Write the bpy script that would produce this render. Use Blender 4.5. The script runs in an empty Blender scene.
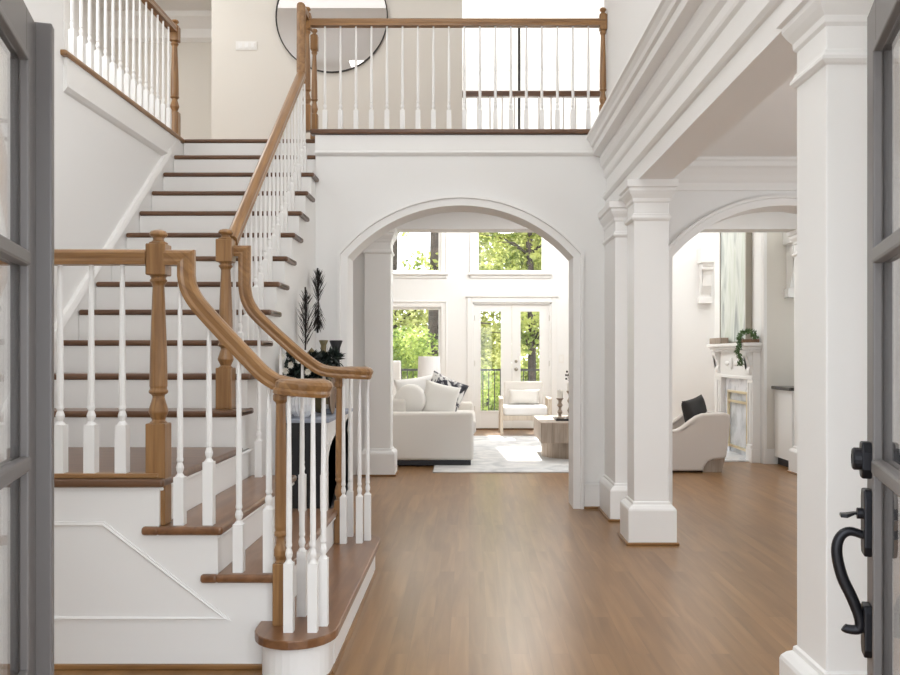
import bpy, bmesh, math, random
from mathutils import Vector, Matrix
random.seed(7)
PI = math.pi
S = bpy.context.scene
COL = S.collection

# ------------------------------------------------------------------ camera, world, sun, lights, exposure
F, CX, CY, EYE = 860.0, 469.0, 355.0, 1.234       # focal length and principal point in pixels, eye height in metres
cam = bpy.data.cameras.new('camera')
cam.sensor_width = 36.0
cam.lens = F / 900 * 36
cam.shift_x = -(CX - 450) / 900
cam.shift_y = (CY - 337.5) / 900
cam.clip_start = 0.05
cam_o = bpy.data.objects.new('camera', cam)
cam_o.location = (0, 0, EYE)
cam_o.rotation_euler = (PI / 2, 0, 0)
COL.objects.link(cam_o)
S.camera = cam_o

w = bpy.data.worlds.new('sky')
S.world = w
w.use_nodes = True
bg = w.node_tree.nodes['Background']
bg.inputs[0].default_value = (0.90, 0.95, 1.0, 1)
bg.inputs[1].default_value = 4.5

sun = bpy.data.lights.new('sun', 'SUN')
sun.energy = 15.0
sun.angle = math.radians(0.8)
sun.color = (1.0, 0.95, 0.87)
sun_o = bpy.data.objects.new('sun', sun)
sun_o.rotation_euler = (math.radians(-46), 0, math.radians(4))
COL.objects.link(sun_o)


def area(name, loc, rot, sx, sy, energy, color=(1, 1, 1)):
    l = bpy.data.lights.new(name, 'AREA')
    l.shape = 'RECTANGLE'
    l.size, l.size_y = sx, sy
    l.energy = energy
    l.color = color
    o = bpy.data.objects.new(name, l)
    o.location = loc
    o.rotation_euler = rot
    COL.objects.link(o)
    return o


WARM = (1.0, 0.995, 0.985)
COOL = (0.94, 0.97, 1.0)
area('foyer_overhead_fill', (-0.5, 3.9, 5.4), (0, 0, 0), 2.4, 3.2, 60, WARM)  # added fill from above, out of view, no fixture modelled
area('porch_daylight', (0, -0.9, 1.7), (PI / 2, 0, PI), 3.0, 2.6, 82, COOL)
area('foyer_front_fill', (-0.4, 1.42, 4.0), (math.radians(80), 0, PI), 2.2, 1.6, 40, COOL)  # added fill high on the front wall, which has no window
area('dining_side_fill', (4.45, 4.0, 1.6), (PI / 2, 0, PI / 2), 2.4, 1.7, 72, COOL)  # added fill in front of the solid right wall, no window there
area('gallery_fill', (1.2, 8.0, 2.77), (0, 0, 0), 4.0, 0.8, 20, WARM)  # added fill brightening the passage under the balcony, no fixture
area('upper_hall_fill', (-1.0, 7.9, 5.42), (0, 0, 0), 4.0, 1.2, 12, WARM)  # added fill for the mirror wall, an unseen panel without fixture
area('side_hall_fill', (-3.6, 8.0, 5.42), (0, 0, 0), 1.2, 3.0, 48, WARM)  # added unseen fill that lifts the dark hall behind the upper left railing
area('great_room_fill', (3.9, 12.6, 5.84), (0, 0, 0), 1.2, 1.2, 75, WARM)  # added fill for the far right wall and mantel, hidden by the beam

S.view_settings.view_transform = 'Standard'
S.view_settings.look = 'None'
S.view_settings.gamma = 1.0
S.view_settings.use_curve_mapping = False
S.view_settings.exposure = -0.12
S.cycles.max_bounces = 10
S.cycles.diffuse_bounces = 6
S.cycles.glossy_bounces = 4
S.cycles.transparent_max_bounces = 12
S.cycles.sample_clamp_indirect = 8.0


# ------------------------------------------------------------------ materials
def mat(name, color, rough=0.5, metal=0.0, coat=0.0, bump=0.0, bscale=200.0, var=0.0, vscale=3.0, spec=0.5, sheen=0.0):
    m = bpy.data.materials.new(name)
    m.use_nodes = True
    nt = m.node_tree
    b = nt.nodes['Principled BSDF']
    b.inputs['Base Color'].default_value = (*color, 1)
    b.inputs['Roughness'].default_value = rough
    b.inputs['Metallic'].default_value = metal
    b.inputs['Coat Weight'].default_value = coat
    b.inputs['Specular IOR Level'].default_value = spec
    b.inputs['Sheen Weight'].default_value = sheen
    tc = nt.nodes.new('ShaderNodeTexCoord')
    if bump:
        n = nt.nodes.new('ShaderNodeTexNoise')
        n.inputs['Scale'].default_value = bscale
        nt.links.new(tc.outputs['Object'], n.inputs['Vector'])
        bp = nt.nodes.new('ShaderNodeBump')
        bp.inputs['Strength'].default_value = bump
        bp.inputs['Distance'].default_value = 0.004
        nt.links.new(n.outputs['Fac'], bp.inputs['Height'])
        nt.links.new(bp.outputs['Normal'], b.inputs['Normal'])
    if var:
        n = nt.nodes.new('ShaderNodeTexNoise')
        n.inputs['Scale'].default_value = vscale
        n.inputs['Detail'].default_value = 5
        nt.links.new(tc.outputs['Object'], n.inputs['Vector'])
        r = nt.nodes.new('ShaderNodeValToRGB')
        r.color_ramp.elements[0].position = 0.35
        r.color_ramp.elements[1].position = 0.65
        r.color_ramp.elements[0].color = tuple(max(0, c * (1 - var)) for c in color) + (1,)
        r.color_ramp.elements[1].color = tuple(min(1, c * (1 + var)) for c in color) + (1,)
        nt.links.new(n.outputs['Fac'], r.inputs['Fac'])
        nt.links.new(r.outputs['Color'], b.inputs['Base Color'])
    return m


def wood(name, dark, light, axis, rough=0.32, coat=0.15, fine=26.0, turn=None):
    """Oak with the grain running along one axis."""
    m = bpy.data.materials.new(name)
    m.use_nodes = True
    nt = m.node_tree
    b = nt.nodes['Principled BSDF']
    b.inputs['Roughness'].default_value = rough
    b.inputs['Coat Weight'].default_value = coat
    b.inputs['Coat Roughness'].default_value = 0.18
    tc = nt.nodes.new('ShaderNodeTexCoord')
    mp = nt.nodes.new('ShaderNodeMapping')
    sc = [fine, fine, fine]
    sc['XYZ'.index(axis)] = 1.6
    mp.inputs['Scale'].default_value = sc
    if turn:
        vr = nt.nodes.new('ShaderNodeVectorRotate')
        vr.rotation_type = turn[0] + '_AXIS'
        vr.inputs['Angle'].default_value = math.radians(turn[1])
        nt.links.new(tc.outputs['Object'], vr.inputs['Vector'])
        nt.links.new(vr.outputs['Vector'], mp.inputs['Vector'])
    else:
        nt.links.new(tc.outputs['Object'], mp.inputs['Vector'])
    n = nt.nodes.new('ShaderNodeTexNoise')
    n.inputs['Scale'].default_value = 1.5
    n.inputs['Detail'].default_value = 8
    n.inputs['Distortion'].default_value = 0.6
    nt.links.new(mp.outputs['Vector'], n.inputs['Vector'])
    r = nt.nodes.new('ShaderNodeValToRGB')
    r.color_ramp.elements[0].position = 0.3
    r.color_ramp.elements[1].position = 0.72
    r.color_ramp.elements[0].color = (*dark, 1)
    r.color_ramp.elements[1].color = (*light, 1)
    nt.links.new(n.outputs['Fac'], r.inputs['Fac'])
    nt.links.new(r.outputs['Color'], b.inputs['Base Color'])
    return m


def plank_floor(name):
    """Strip oak boards running away from the front door."""
    m = bpy.data.materials.new(name)
    m.use_nodes = True
    nt = m.node_tree
    L = nt.links.new
    b = nt.nodes['Principled BSDF']
    tc = nt.nodes.new('ShaderNodeTexCoord')
    sp = nt.nodes.new('ShaderNodeSeparateXYZ')
    L(tc.outputs['Object'], sp.inputs[0])
    cb = nt.nodes.new('ShaderNodeCombineXYZ')
    L(sp.outputs['Y'], cb.inputs['X'])
    L(sp.outputs['X'], cb.inputs['Y'])
    br = nt.nodes.new('ShaderNodeTexBrick')
    br.inputs['Color1'].default_value = (0, 0, 0, 1)
    br.inputs['Color2'].default_value = (1, 1, 1, 1)
    br.inputs['Mortar'].default_value = (0.5, 0.5, 0.5, 1)
    br.inputs['Scale'].default_value = 1.0
    br.inputs['Mortar Size'].default_value = 0.0008
    br.inputs['Mortar Smooth'].default_value = 0.4
    br.inputs['Brick Width'].default_value = 1.35
    br.inputs['Row Height'].default_value = 0.083
    br.offset = 0.37
    L(cb.outputs[0], br.inputs['Vector'])
    # per board offset of the grain
    ad = nt.nodes.new('ShaderNodeVectorMath')
    ad.operation = 'MULTIPLY_ADD'
    ad.inputs[1].default_value = (30, 30, 30)
    L(br.outputs['Color'], ad.inputs[0])
    L(tc.outputs['Object'], ad.inputs[2])
    mp = nt.nodes.new('ShaderNodeMapping')
    mp.inputs['Scale'].default_value = (13, 1.0, 1)
    L(ad.outputs[0], mp.inputs['Vector'])
    n = nt.nodes.new('ShaderNodeTexNoise')
    n.inputs['Scale'].default_value = 1.3
    n.inputs['Detail'].default_value = 3
    n.inputs['Distortion'].default_value = 0.8
    L(mp.outputs['Vector'], n.inputs['Vector'])
    r = nt.nodes.new('ShaderNodeValToRGB')
    r.color_ramp.elements[0].position = 0.3
    r.color_ramp.elements[1].position = 0.75
    r.color_ramp.elements[0].color = (0.198, 0.100, 0.036, 1)
    r.color_ramp.elements[1].color = (0.305, 0.166, 0.067, 1)
    L(n.outputs['Fac'], r.inputs['Fac'])
    mx = nt.nodes.new('ShaderNodeMix')
    mx.data_type = 'RGBA'
    mx.blend_type = 'MULTIPLY'
    mx.inputs['Factor'].default_value = 1.0
    r2 = nt.nodes.new('ShaderNodeValToRGB')
    r2.color_ramp.elements[0].color = (0.88, 0.87, 0.86, 1)
    r2.color_ramp.elements[1].color = (1.08, 1.08, 1.08, 1)
    L(br.outputs['Color'], r2.inputs['Fac'])
    L(r.outputs['Color'], mx.inputs['A'])
    L(r2.outputs['Color'], mx.inputs['B'])
    mx2 = nt.nodes.new('ShaderNodeMix')
    mx2.data_type = 'RGBA'
    mx2.inputs['B'].default_value = (0.09, 0.05, 0.03, 1)
    ml = nt.nodes.new('ShaderNodeMath')
    ml.operation = 'MULTIPLY'
    ml.inputs[1].default_value = 0.4
    L(br.outputs['Fac'], ml.inputs[0])
    L(ml.outputs[0], mx2.inputs['Factor'])
    L(mx.outputs['Result'], mx2.inputs['A'])
    L(mx2.outputs['Result'], b.inputs['Base Color'])
    rr = nt.nodes.new('ShaderNodeMapRange')
    rr.inputs['To Min'].default_value = 0.285
    rr.inputs['To Max'].default_value = 0.29
    L(n.outputs['Fac'], rr.inputs['Value'])
    L(rr.outputs['Result'], b.inputs['Roughness'])
    b.inputs['Specular IOR Level'].default_value = 0.45
    bp = nt.nodes.new('ShaderNodeBump')
    bp.inputs['Strength'].default_value = 0.008
    bp.inputs['Distance'].default_value = 0.002
    L(n.outputs['Fac'], bp.inputs['Height'])
    L(bp.outputs['Normal'], b.inputs['Normal'])
    return m


def glass(name, tint=(1, 1, 1), refl=0.06):
    m = bpy.data.materials.new(name)
    m.use_nodes = True
    nt = m.node_tree
    nt.nodes.clear()
    out = nt.nodes.new('ShaderNodeOutputMaterial')
    t = nt.nodes.new('ShaderNodeBsdfTransparent')
    t.inputs[0].default_value = (*tint, 1)
    g = nt.nodes.new('ShaderNodeBsdfGlossy')
    g.inputs['Roughness'].default_value = 0.02
    lw = nt.nodes.new('ShaderNodeLayerWeight')
    lw.inputs[0].default_value = 0.5
    pw = nt.nodes.new('ShaderNodeMath')
    pw.operation = 'POWER'
    pw.inputs[1].default_value = 4.0
    nt.links.new(lw.outputs['Facing'], pw.inputs[0])
    fr = nt.nodes.new('ShaderNodeMath')
    fr.operation = 'MULTIPLY_ADD'
    fr.inputs[1].default_value = 0.6
    fr.inputs[2].default_value = refl / 2
    nt.links.new(pw.outputs[0], fr.inputs[0])
    mx = nt.nodes.new('ShaderNodeMixShader')
    nt.links.new(fr.outputs[0], mx.inputs[0])
    nt.links.new(t.outputs[0], mx.inputs[1])
    nt.links.new(g.outputs[0], mx.inputs[2])
    nt.links.new(mx.outputs[0], out.inputs[0])
    return m


def leafmat(name, c1, c2, trans=0.55):
    m = bpy.data.materials.new(name)
    m.use_nodes = True
    nt = m.node_tree
    nt.nodes.clear()
    out = nt.nodes.new('ShaderNodeOutputMaterial')
    tc = nt.nodes.new('ShaderNodeTexCoord')
    n = nt.nodes.new('ShaderNodeTexNoise')
    n.inputs['Scale'].default_value = 2.2
    n.inputs['Detail'].default_value = 4
    nt.links.new(tc.outputs['Object'], n.inputs['Vector'])
    r = nt.nodes.new('ShaderNodeValToRGB')
    r.color_ramp.elements[0].position = 0.38
    r.color_ramp.elements[1].position = 0.62
    r.color_ramp.elements[0].color = (*c1, 1)
    r.color_ramp.elements[1].color = (*c2, 1)
    nt.links.new(n.outputs['Fac'], r.inputs['Fac'])
    d = nt.nodes.new('ShaderNodeBsdfDiffuse')
    t = nt.nodes.new('ShaderNodeBsdfTranslucent')
    mx = nt.nodes.new('ShaderNodeMixShader')
    mx.inputs[0].default_value = trans
    nt.links.new(r.outputs['Color'], d.inputs[0])
    nt.links.new(r.outputs['Color'], t.inputs[0])
    nt.links.new(d.outputs[0], mx.inputs[1])
    nt.links.new(t.outputs[0], mx.inputs[2])
    nt.links.new(mx.outputs[0], out.inputs[0])
    return m


def ramp_noise(name, stops, scale, vec_scale=(1, 1, 1), rough=0.6, detail=6, distort=0.0):
    m = bpy.data.materials.new(name)
    m.use_nodes = True
    nt = m.node_tree
    b = nt.nodes['Principled BSDF']
    b.inputs['Roughness'].default_value = rough
    tc = nt.nodes.new('ShaderNodeTexCoord')
    mp = nt.nodes.new('ShaderNodeMapping')
    mp.inputs['Scale'].default_value = vec_scale
    nt.links.new(tc.outputs['Object'], mp.inputs['Vector'])
    n = nt.nodes.new('ShaderNodeTexNoise')
    n.inputs['Scale'].default_value = scale
    n.inputs['Detail'].default_value = detail
    n.inputs['Distortion'].default_value = distort
    nt.links.new(mp.outputs['Vector'], n.inputs['Vector'])
    r = nt.nodes.new('ShaderNodeValToRGB')
    el = r.color_ramp.elements
    el[0].position, el[0].color = stops[0][0], (*stops[0][1], 1)
    el[1].position, el[1].color = stops[-1][0], (*stops[-1][1], 1)
    for p, c in stops[1:-1]:
        e = el.new(p)
        e.color = (*c, 1)
    nt.links.new(n.outputs['Fac'], r.inputs['Fac'])
    nt.links.new(r.outputs['Color'], b.inputs['Base Color'])
    return m


M = {}
M['wall'] = mat('warm_white_paint', (0.81, 0.808, 0.798), 0.75, bump=0.03, bscale=350)
M['hallwall'] = mat('beige_white_paint', (0.71, 0.68, 0.625), 0.78, bump=0.03, bscale=350)
M['trim'] = mat('white_trim_paint', (0.83, 0.825, 0.81), 0.38)
M['ceil'] = mat('ceiling_paint', (0.84, 0.83, 0.815), 0.85)
M['floor'] = plank_floor('oak_strip_floor')
M['oak_x'] = wood('oak_rail_along_x', (0.185, 0.088, 0.029), (0.355, 0.192, 0.075), 'X')
M['oak_y'] = wood('oak_rail_along_y', (0.185, 0.088, 0.029), (0.355, 0.192, 0.075), 'Y')
M['oak_z'] = wood('oak_rail_along_z', (0.185, 0.088, 0.029), (0.355, 0.192, 0.075), 'Z')
M['oak_down'] = wood('oak_rail_sloping_sideways', (0.185, 0.088, 0.029), (0.355, 0.192, 0.075), 'X', turn=('Y', -42))
M['oak_up'] = wood('oak_rail_sloping_away', (0.185, 0.088, 0.029), (0.355, 0.192, 0.075), 'Y', turn=('X', -38))
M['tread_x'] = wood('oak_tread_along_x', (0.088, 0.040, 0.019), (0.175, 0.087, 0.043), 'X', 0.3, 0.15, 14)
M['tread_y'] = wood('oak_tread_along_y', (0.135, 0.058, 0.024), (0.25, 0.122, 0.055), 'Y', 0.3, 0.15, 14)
M['door'] = mat('bronze_grey_door_paint', (0.125, 0.115, 0.112), 0.4, bump=0.05, bscale=90)
M['iron'] = mat('oil_rubbed_bronze', (0.018, 0.018, 0.022), 0.38, metal=0.6, bump=0.05, bscale=120)
M['black'] = mat('black_lacquer', (0.012, 0.011, 0.014), 0.45)
M['glass'] = glass('clear_glass')
M['sofa'] = mat('oatmeal_upholstery', (0.66, 0.63, 0.59), 0.9, bump=0.25, bscale=500, sheen=0.2)
M['cushion'] = mat('ivory_cushion_linen', (0.72, 0.70, 0.665), 0.92, bump=0.25, bscale=420, sheen=0.2)
M['white_fab'] = mat('white_cotton', (0.82, 0.81, 0.80), 0.92, bump=0.15, bscale=420)
M['pattern'] = ramp_noise('black_white_print', [(0.40, (0.03, 0.03, 0.04)), (0.47, (0.10, 0.10, 0.12)), (0.52, (0.70, 0.69, 0.68)), (0.7, (0.8, 0.79, 0.77))], 9, rough=0.9, distort=1.0)
M['boucle'] = mat('beige_boucle', (0.60, 0.545, 0.50), 0.95, bump=0.6, bscale=160, sheen=0.3)
M['charcoal'] = mat('charcoal_linen', (0.035, 0.033, 0.032), 0.95, bump=0.3, bscale=300)
M['greywood'] = wood('weathered_oak', (0.25, 0.19, 0.145), (0.44, 0.36, 0.29), 'Z', 0.55, 0.0, 20)
M['palewood'] = wood('pale_ash', (0.50, 0.42, 0.33), (0.68, 0.60, 0.50), 'Z', 0.5, 0.0, 20)
M['rug'] = ramp_noise('pale_grey_rug', [(0.35, (0.47, 0.48, 0.49)), (0.52, (0.62, 0.62, 0.62)), (0.68, (0.72, 0.71, 0.69))], 3.2, rough=0.95, detail=9, distort=0.8)
M['shade'] = mat('white_lamp_shade', (0.84, 0.84, 0.86), 0.8)
M['ceramic'] = mat('white_ceramic', (0.80, 0.80, 0.81), 0.25)
M['candle'] = mat('ivory_wax', (0.86, 0.84, 0.79), 0.5)
M['marble'] = ramp_noise('white_marble', [(0.40, (0.60, 0.62, 0.66)), (0.5, (0.78, 0.80, 0.84)), (0.65, (0.82, 0.83, 0.86))], 3.5, rough=0.18, detail=8, distort=1.6)
M['brass'] = mat('pale_brass', (0.72, 0.63, 0.42), 0.3, metal=1.0)
M['soot'] = ramp_noise('mirror_firebox', [(0.4, (0.42, 0.45, 0.48)), (0.6, (0.64, 0.68, 0.72))], 5, rough=0.15)
M['art'] = ramp_noise('abstract_grey_green_paint', [(0.32, (0.36, 0.39, 0.38)), (0.42, (0.56, 0.60, 0.56)), (0.52, (0.70, 0.73, 0.69)), (0.62, (0.58, 0.63, 0.55)), (0.72, (0.75, 0.77, 0.76))], 1.4, (1, 3.2, 0.7), rough=0.7, distort=0.9)
M['silver'] = mat('silver_frame', (0.37, 0.345, 0.29), 0.4, metal=0.5)
M['mirror'] = mat('mirror_glass', (0.86, 0.86, 0.86), 0.02, metal=1.0)
M['darkframe'] = mat('dark_bronze_frame', (0.03, 0.028, 0.026), 0.4, metal=0.5)
M['granite'] = mat('dark_granite', (0.035, 0.03, 0.028), 0.2, var=0.4, vscale=60)
M['feather'] = mat('dark_metal_leaf', (0.035, 0.026, 0.024), 0.5, metal=0.3)
M['darkleaf'] = mat('dark_green_leaf', (0.012, 0.022, 0.017), 0.5)
M['plant'] = mat('trailing_green_leaf', (0.075, 0.15, 0.045), 0.6)
M['petal'] = mat('cream_petal', (0.75, 0.72, 0.64), 0.7)
M['olive'] = mat('olive_brown_glaze', (0.16, 0.125, 0.055), 0.35, var=0.3, vscale=14)
M['brown'] = mat('brown_stoneware', (0.19, 0.11, 0.06), 0.5, var=0.3, vscale=14)
M['paper'] = mat('white_book_cover', (0.78, 0.78, 0.79), 0.6)
M['slate'] = mat('slate_blue_book_cloth', (0.30, 0.33, 0.40), 0.7)
M['plate'] = mat('white_wall_plate', (0.80, 0.79, 0.76), 0.45)
M['bark'] = mat('dark_bark', (0.045, 0.035, 0.03), 0.95, bump=1.0, bscale=14, var=0.5, vscale=6)
M['leaf_a'] = leafmat('oak_leaves', (0.16, 0.21, 0.06), (0.52, 0.55, 0.20))
M['leaf_b'] = leafmat('maple_leaves', (0.30, 0.34, 0.12), (0.74, 0.74, 0.38))
M['leaf_c'] = leafmat('shrub_leaves', (0.14, 0.21, 0.055), (0.52, 0.60, 0.20))
M['deck'] = mat('grey_deck_boards', (0.42, 0.38, 0.33), 0.8, var=0.15, vscale=8)
M['earth'] = mat('leaf_litter_ground', (0.30, 0.30, 0.14), 0.95, var=0.4, vscale=0.8)
M['siding'] = mat('white_exterior', (0.7, 0.7, 0.68), 0.8)


# ------------------------------------------------------------------ mesh helpers
class MB:
    """Collects shapes into one mesh."""

    def __init__(self):
        self.bm = bmesh.new()

    def face(self, vs):
        try:
            return self.bm.faces.new(vs)
        except ValueError:
            return None

    def box(self, x0, x1, y0, y1, z0, z1):
        v = [self.bm.verts.new(p) for p in ((x0, y0, z0), (x1, y0, z0), (x1, y1, z0), (x0, y1, z0),
                                            (x0, y0, z1), (x1, y0, z1), (x1, y1, z1), (x0, y1, z1))]
        for q in ((3, 2, 1, 0), (4, 5, 6, 7), (0, 1, 5, 4), (1, 2, 6, 5), (2, 3, 7, 6), (3, 0, 4, 7)):
            self.face([v[k] for k in q])
        return self

    def prism(self, poly, axis, a, b):
        """Extrude a 2D polygon along an axis; poly lies in the two other axes (X: y,z  Y: x,z  Z: x,y)."""
        def pt(p, t):
            return {'X': (t, p[0], p[1]), 'Y': (p[0], t, p[1]), 'Z': (p[0], p[1], t)}[axis]
        A = [self.bm.verts.new(pt(p, a)) for p in poly]
        B = [self.bm.verts.new(pt(p, b)) for p in poly]
        n = len(poly)
        fs = [self.face(A), self.face(B[::-1])]
        for k in range(n):
            self.face([A[k], B[k], B[(k + 1) % n], A[(k + 1) % n]])
        bmesh.ops.triangulate(self.bm, faces=[f for f in fs if f and len(f.verts) > 4])
        return self

    def slab(self, poly, a, b, r):
        """A panel with a side profile (x, z) between y = a and y = b, its edges rounded over."""
        n = len(poly)
        ar = sum(poly[i][0] * poly[(i + 1) % n][1] - poly[(i + 1) % n][0] * poly[i][1] for i in range(n))
        sg = 1 if ar > 0 else -1
        nor = []
        for i in range(n):
            p, q, t = Vector(poly[i - 1]), Vector(poly[i]), Vector(poly[(i + 1) % n])
            d = (q - p).normalized() + (t - q).normalized()
            d.normalize()
            nor.append(Vector((d.y, -d.x)) * sg)
        rings = []
        st = [(PI / 2 * k / 4) for k in range(5)]
        for side in (0, 1):
            for t in (st if side == 0 else st[::-1]):
                ins = r * (1 - math.sin(t))
                y = a + r * (1 - math.cos(t)) if side == 0 else b - r * (1 - math.cos(t))
                rings.append([self.bm.verts.new((poly[i][0] - nor[i].x * ins, y, poly[i][1] - nor[i].y * ins)) for i in range(n)])
        for A, B in zip(rings, rings[1:]):
            for k in range(n):
                self.face([A[k], A[(k + 1) % n], B[(k + 1) % n], B[k]])
        fs = [self.face(rings[0][::-1]), self.face(rings[-1])]
        bmesh.ops.triangulate(self.bm, faces=[f for f in fs if f])
        return self

    def lathe(self, prof, c, seg=16, axis='Z', sx=1.0, sy=1.0):
        """prof: (radius, height) pairs; c: base point."""
        rings = []
        for r, h in prof:
            ring = []
            for k in range(seg):
                t = 2 * PI * k / seg
                a, b = r * math.cos(t) * sx, r * math.sin(t) * sy
                p = {'Z': (a, b, h), 'X': (h, a, b), 'Y': (a, h, b)}[axis]
                ring.append(self.bm.verts.new((c[0] + p[0], c[1] + p[1], c[2] + p[2])))
            rings.append(ring)
        for i in range(len(rings) - 1):
            for k in range(seg):
                self.face([rings[i][k], rings[i][(k + 1) % seg], rings[i + 1][(k + 1) % seg], rings[i + 1][k]])
        self.face(rings[0][::-1])
        self.face(rings[-1])
        return self

    def sweep(self, path, prof, up=Vector((0, 0, 1)), closed=False, caps=True, scales=None):
        """Sweep a closed 2D profile (side, up) along a path with mitred joints."""
        path = [Vector(p) for p in path]
        n = len(path)
        rings = []
        for i, p in enumerate(path):
            a = path[i - 1] if i > 0 else (path[-1] if closed else None)
            b = path[i + 1] if i < n - 1 else (path[0] if closed else None)
            d1 = (p - a).normalized() if a is not None else None
            d2 = (b - p).normalized() if b is not None else None
            d = ((d1 or d2) + (d2 or d1))
            d = d.normalized() if d.length > 1e-6 else (d1 or d2)
            u = up - d * up.dot(d)
            if u.length < 1e-4:
                u = Vector((1, 0, 0)) - d * d.x
            u.normalize()
            s = d.cross(u)
            k = 1.0
            if d1 is not None and d2 is not None:
                k = 1.0 / max(0.45, d.dot(d1))
            bend = None
            if d1 is not None and d2 is not None and (d2 - d1).length > 1e-5:
                bend = (d2 - d1).normalized()
            sc = scales[i] if scales else 1.0
            ring = []
            for (q, h) in prof:
                o = (s * q + u * h) * sc
                if bend is not None:
                    o = o + bend * (o.dot(bend) * (k - 1))
                ring.append(self.bm.verts.new(p + o))
            rings.append(ring)
        m = len(prof)
        rng = range(n) if closed else range(n - 1)
        for i in rng:
            A, B = rings[i], rings[(i + 1) % n]
            for k in range(m):
                self.face([A[k], A[(k + 1) % m], B[(k + 1) % m], B[k]])
        if caps and not closed:
            self.face(rings[0][::-1])
            self.face(rings[-1])
        return self

    def tube(self, path, r, seg=8, r1=None, closed=False):
        prof = [(math.cos(2 * PI * k / seg), math.sin(2 * PI * k / seg)) for k in range(seg)]
        n = len(path)
        r1 = r if r1 is None else r1
        sc = [r + (r1 - r) * i / max(1, n - 1) for i in range(n)]
        path = [Vector(p) for p in path]
        d = path[-1] - path[0]
        up = Vector((0, 0, 1)) if abs(d.z) < 0.9 * max(1e-6, d.length) or closed else Vector((0, 1, 0))
        if closed:
            up = Vector((0, 0, 1))
        return self.sweep(path, prof, up, closed=closed, scales=sc)

    def ball(self, c, rx, ry, rz, seg=14, rings=9, e=1.0):
        R = []
        for i in range(1, rings):
            t = PI * i / rings
            ring = []
            for k in range(seg):
                a = 2 * PI * k / seg
                def pw(v):
                    return math.copysign(abs(v) ** e, v)
                ring.append(self.bm.verts.new((c[0] + rx * pw(math.sin(t)) * pw(math.cos(a)),
                                               c[1] + ry * pw(math.sin(t)) * pw(math.sin(a)),
                                               c[2] + rz * pw(math.cos(t)))))
            R.append(ring)
        top = self.bm.verts.new((c[0], c[1], c[2] + rz))
        bot = self.bm.verts.new((c[0], c[1], c[2] - rz))
        for k in range(seg):
            self.face([top, R[0][k], R[0][(k + 1) % seg]])
            self.face([bot, R[-1][(k + 1) % seg], R[-1][k]])
            for i in range(len(R) - 1):
                self.face([R[i][k], R[i + 1][k], R[i + 1][(k + 1) % seg], R[i][(k + 1) % seg]])
        return self

    def leaf(self, c, d, n, ln, wd):
        """One pointed leaf blade."""
        d, n = Vector(d).normalized(), Vector(n)
        s = d.cross(n)
        if s.length < 1e-4:
            s = d.orthogonal()
        s.normalize()
        c = Vector(c)
        up = s.cross(d) * (wd * 0.18)
        v = [self.bm.verts.new(p) for p in (c, c + d * ln * .45 + s * wd * .5 + up, c + d * ln, c + d * ln * .45 - s * wd * .5 + up)]
        self.face(v)
        return self

    def build(self, name, m, parent=None, smooth=False, bevel=0.0, segs=2, sub=0):
        bmesh.ops.recalc_face_normals(self.bm, faces=self.bm.faces[:])
        me = bpy.data.meshes.new(name)
        self.bm.to_mesh(me)
        self.bm.free()
        o = bpy.data.objects.new(name, me)
        COL.objects.link(o)
        me.materials.append(M[m] if isinstance(m, str) else m)
        if bevel:
            b = o.modifiers.new('bevel', 'BEVEL')
            b.width = bevel
            b.segments = segs
            b.limit_method = 'ANGLE'
            b.angle_limit = math.radians(35)
            b.harden_normals = False
        if sub:
            sm = o.modifiers.new('sub', 'SUBSURF')
            sm.levels = sm.render_levels = sub
        if smooth:
            for p in me.polygons:
                p.use_smooth = True
        if parent is not None:
            attach(o, parent)
        return o


ABS = {}


def attach(o, parent):
    o.parent = parent
    o.matrix_parent_inverse = ABS[parent.name].inverted() if parent.name in ABS else Matrix.Identity(4)


def thing(name, label, cat, loc=(0, 0, 0), group=None, rz=0.0, local=False, kind=None):
    """An Empty at the base of a thing; its parts are meshed in world coordinates (or local ones)."""
    o = bpy.data.objects.new(name, None)
    COL.objects.link(o)
    o.location = loc
    o.rotation_euler = (0, 0, rz)
    o.empty_display_size = 0.1
    if not local:
        ABS[o.name] = Matrix.Translation(Vector(loc)) @ Matrix.Rotation(rz, 4, 'Z')
    tag(o, label, cat, group, kind)
    return o


def tag(o, label=None, cat=None, group=None, kind=None):
    if label:
        o['label'] = label
    if cat:
        o['category'] = cat
    if group:
        o['group'] = group
    if kind:
        o['kind'] = kind
    return o


def struct(o):
    o['kind'] = 'structure'
    return o


def at(x, y, Y):
    """Point at depth Y metres that projects to pixel (x, y)."""
    return Vector(((x - CX) / F * Y, Y, EYE + (CY - y) / F * Y))


# ------------------------------------------------------------------ dimensions of the house
UP = 3.04                      # upper floor
CEIL = 5.48                    # upper ceiling
GCEIL = 5.88                   # great room ceiling
DCEIL = 2.80                   # ground floor ceiling
WL = -2.41                     # left foyer wall
WY = 6.92                      # wall with the arches, front face
WB = 7.22                      # its back face
OY = 8.85                      # opening to the great room
GY = 14.2                      # great room far wall
XS = -1.235                    # side of the main flight

# ------------------------------------------------------------------ floor, ceilings, walls
struct(MB().box(-5, 6.6, 1.0, 14.3, -0.12, 0).build('floor', 'floor'))
struct(MB().box(-4, 4, -3.5, 1.0, -0.2, -0.02).build('porch_floor', 'deck'))


def wall(name, m, *boxes):
    b = MB()
    for q in boxes:
        b.box(*q)
    return struct(b.build(name, m))


wall('wall_left', 'wall', (WL - .14, WL, 1.2, 5.11, 0, CEIL), (WL - .14, WL, 5.11, OY, 0, UP - .04))
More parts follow.
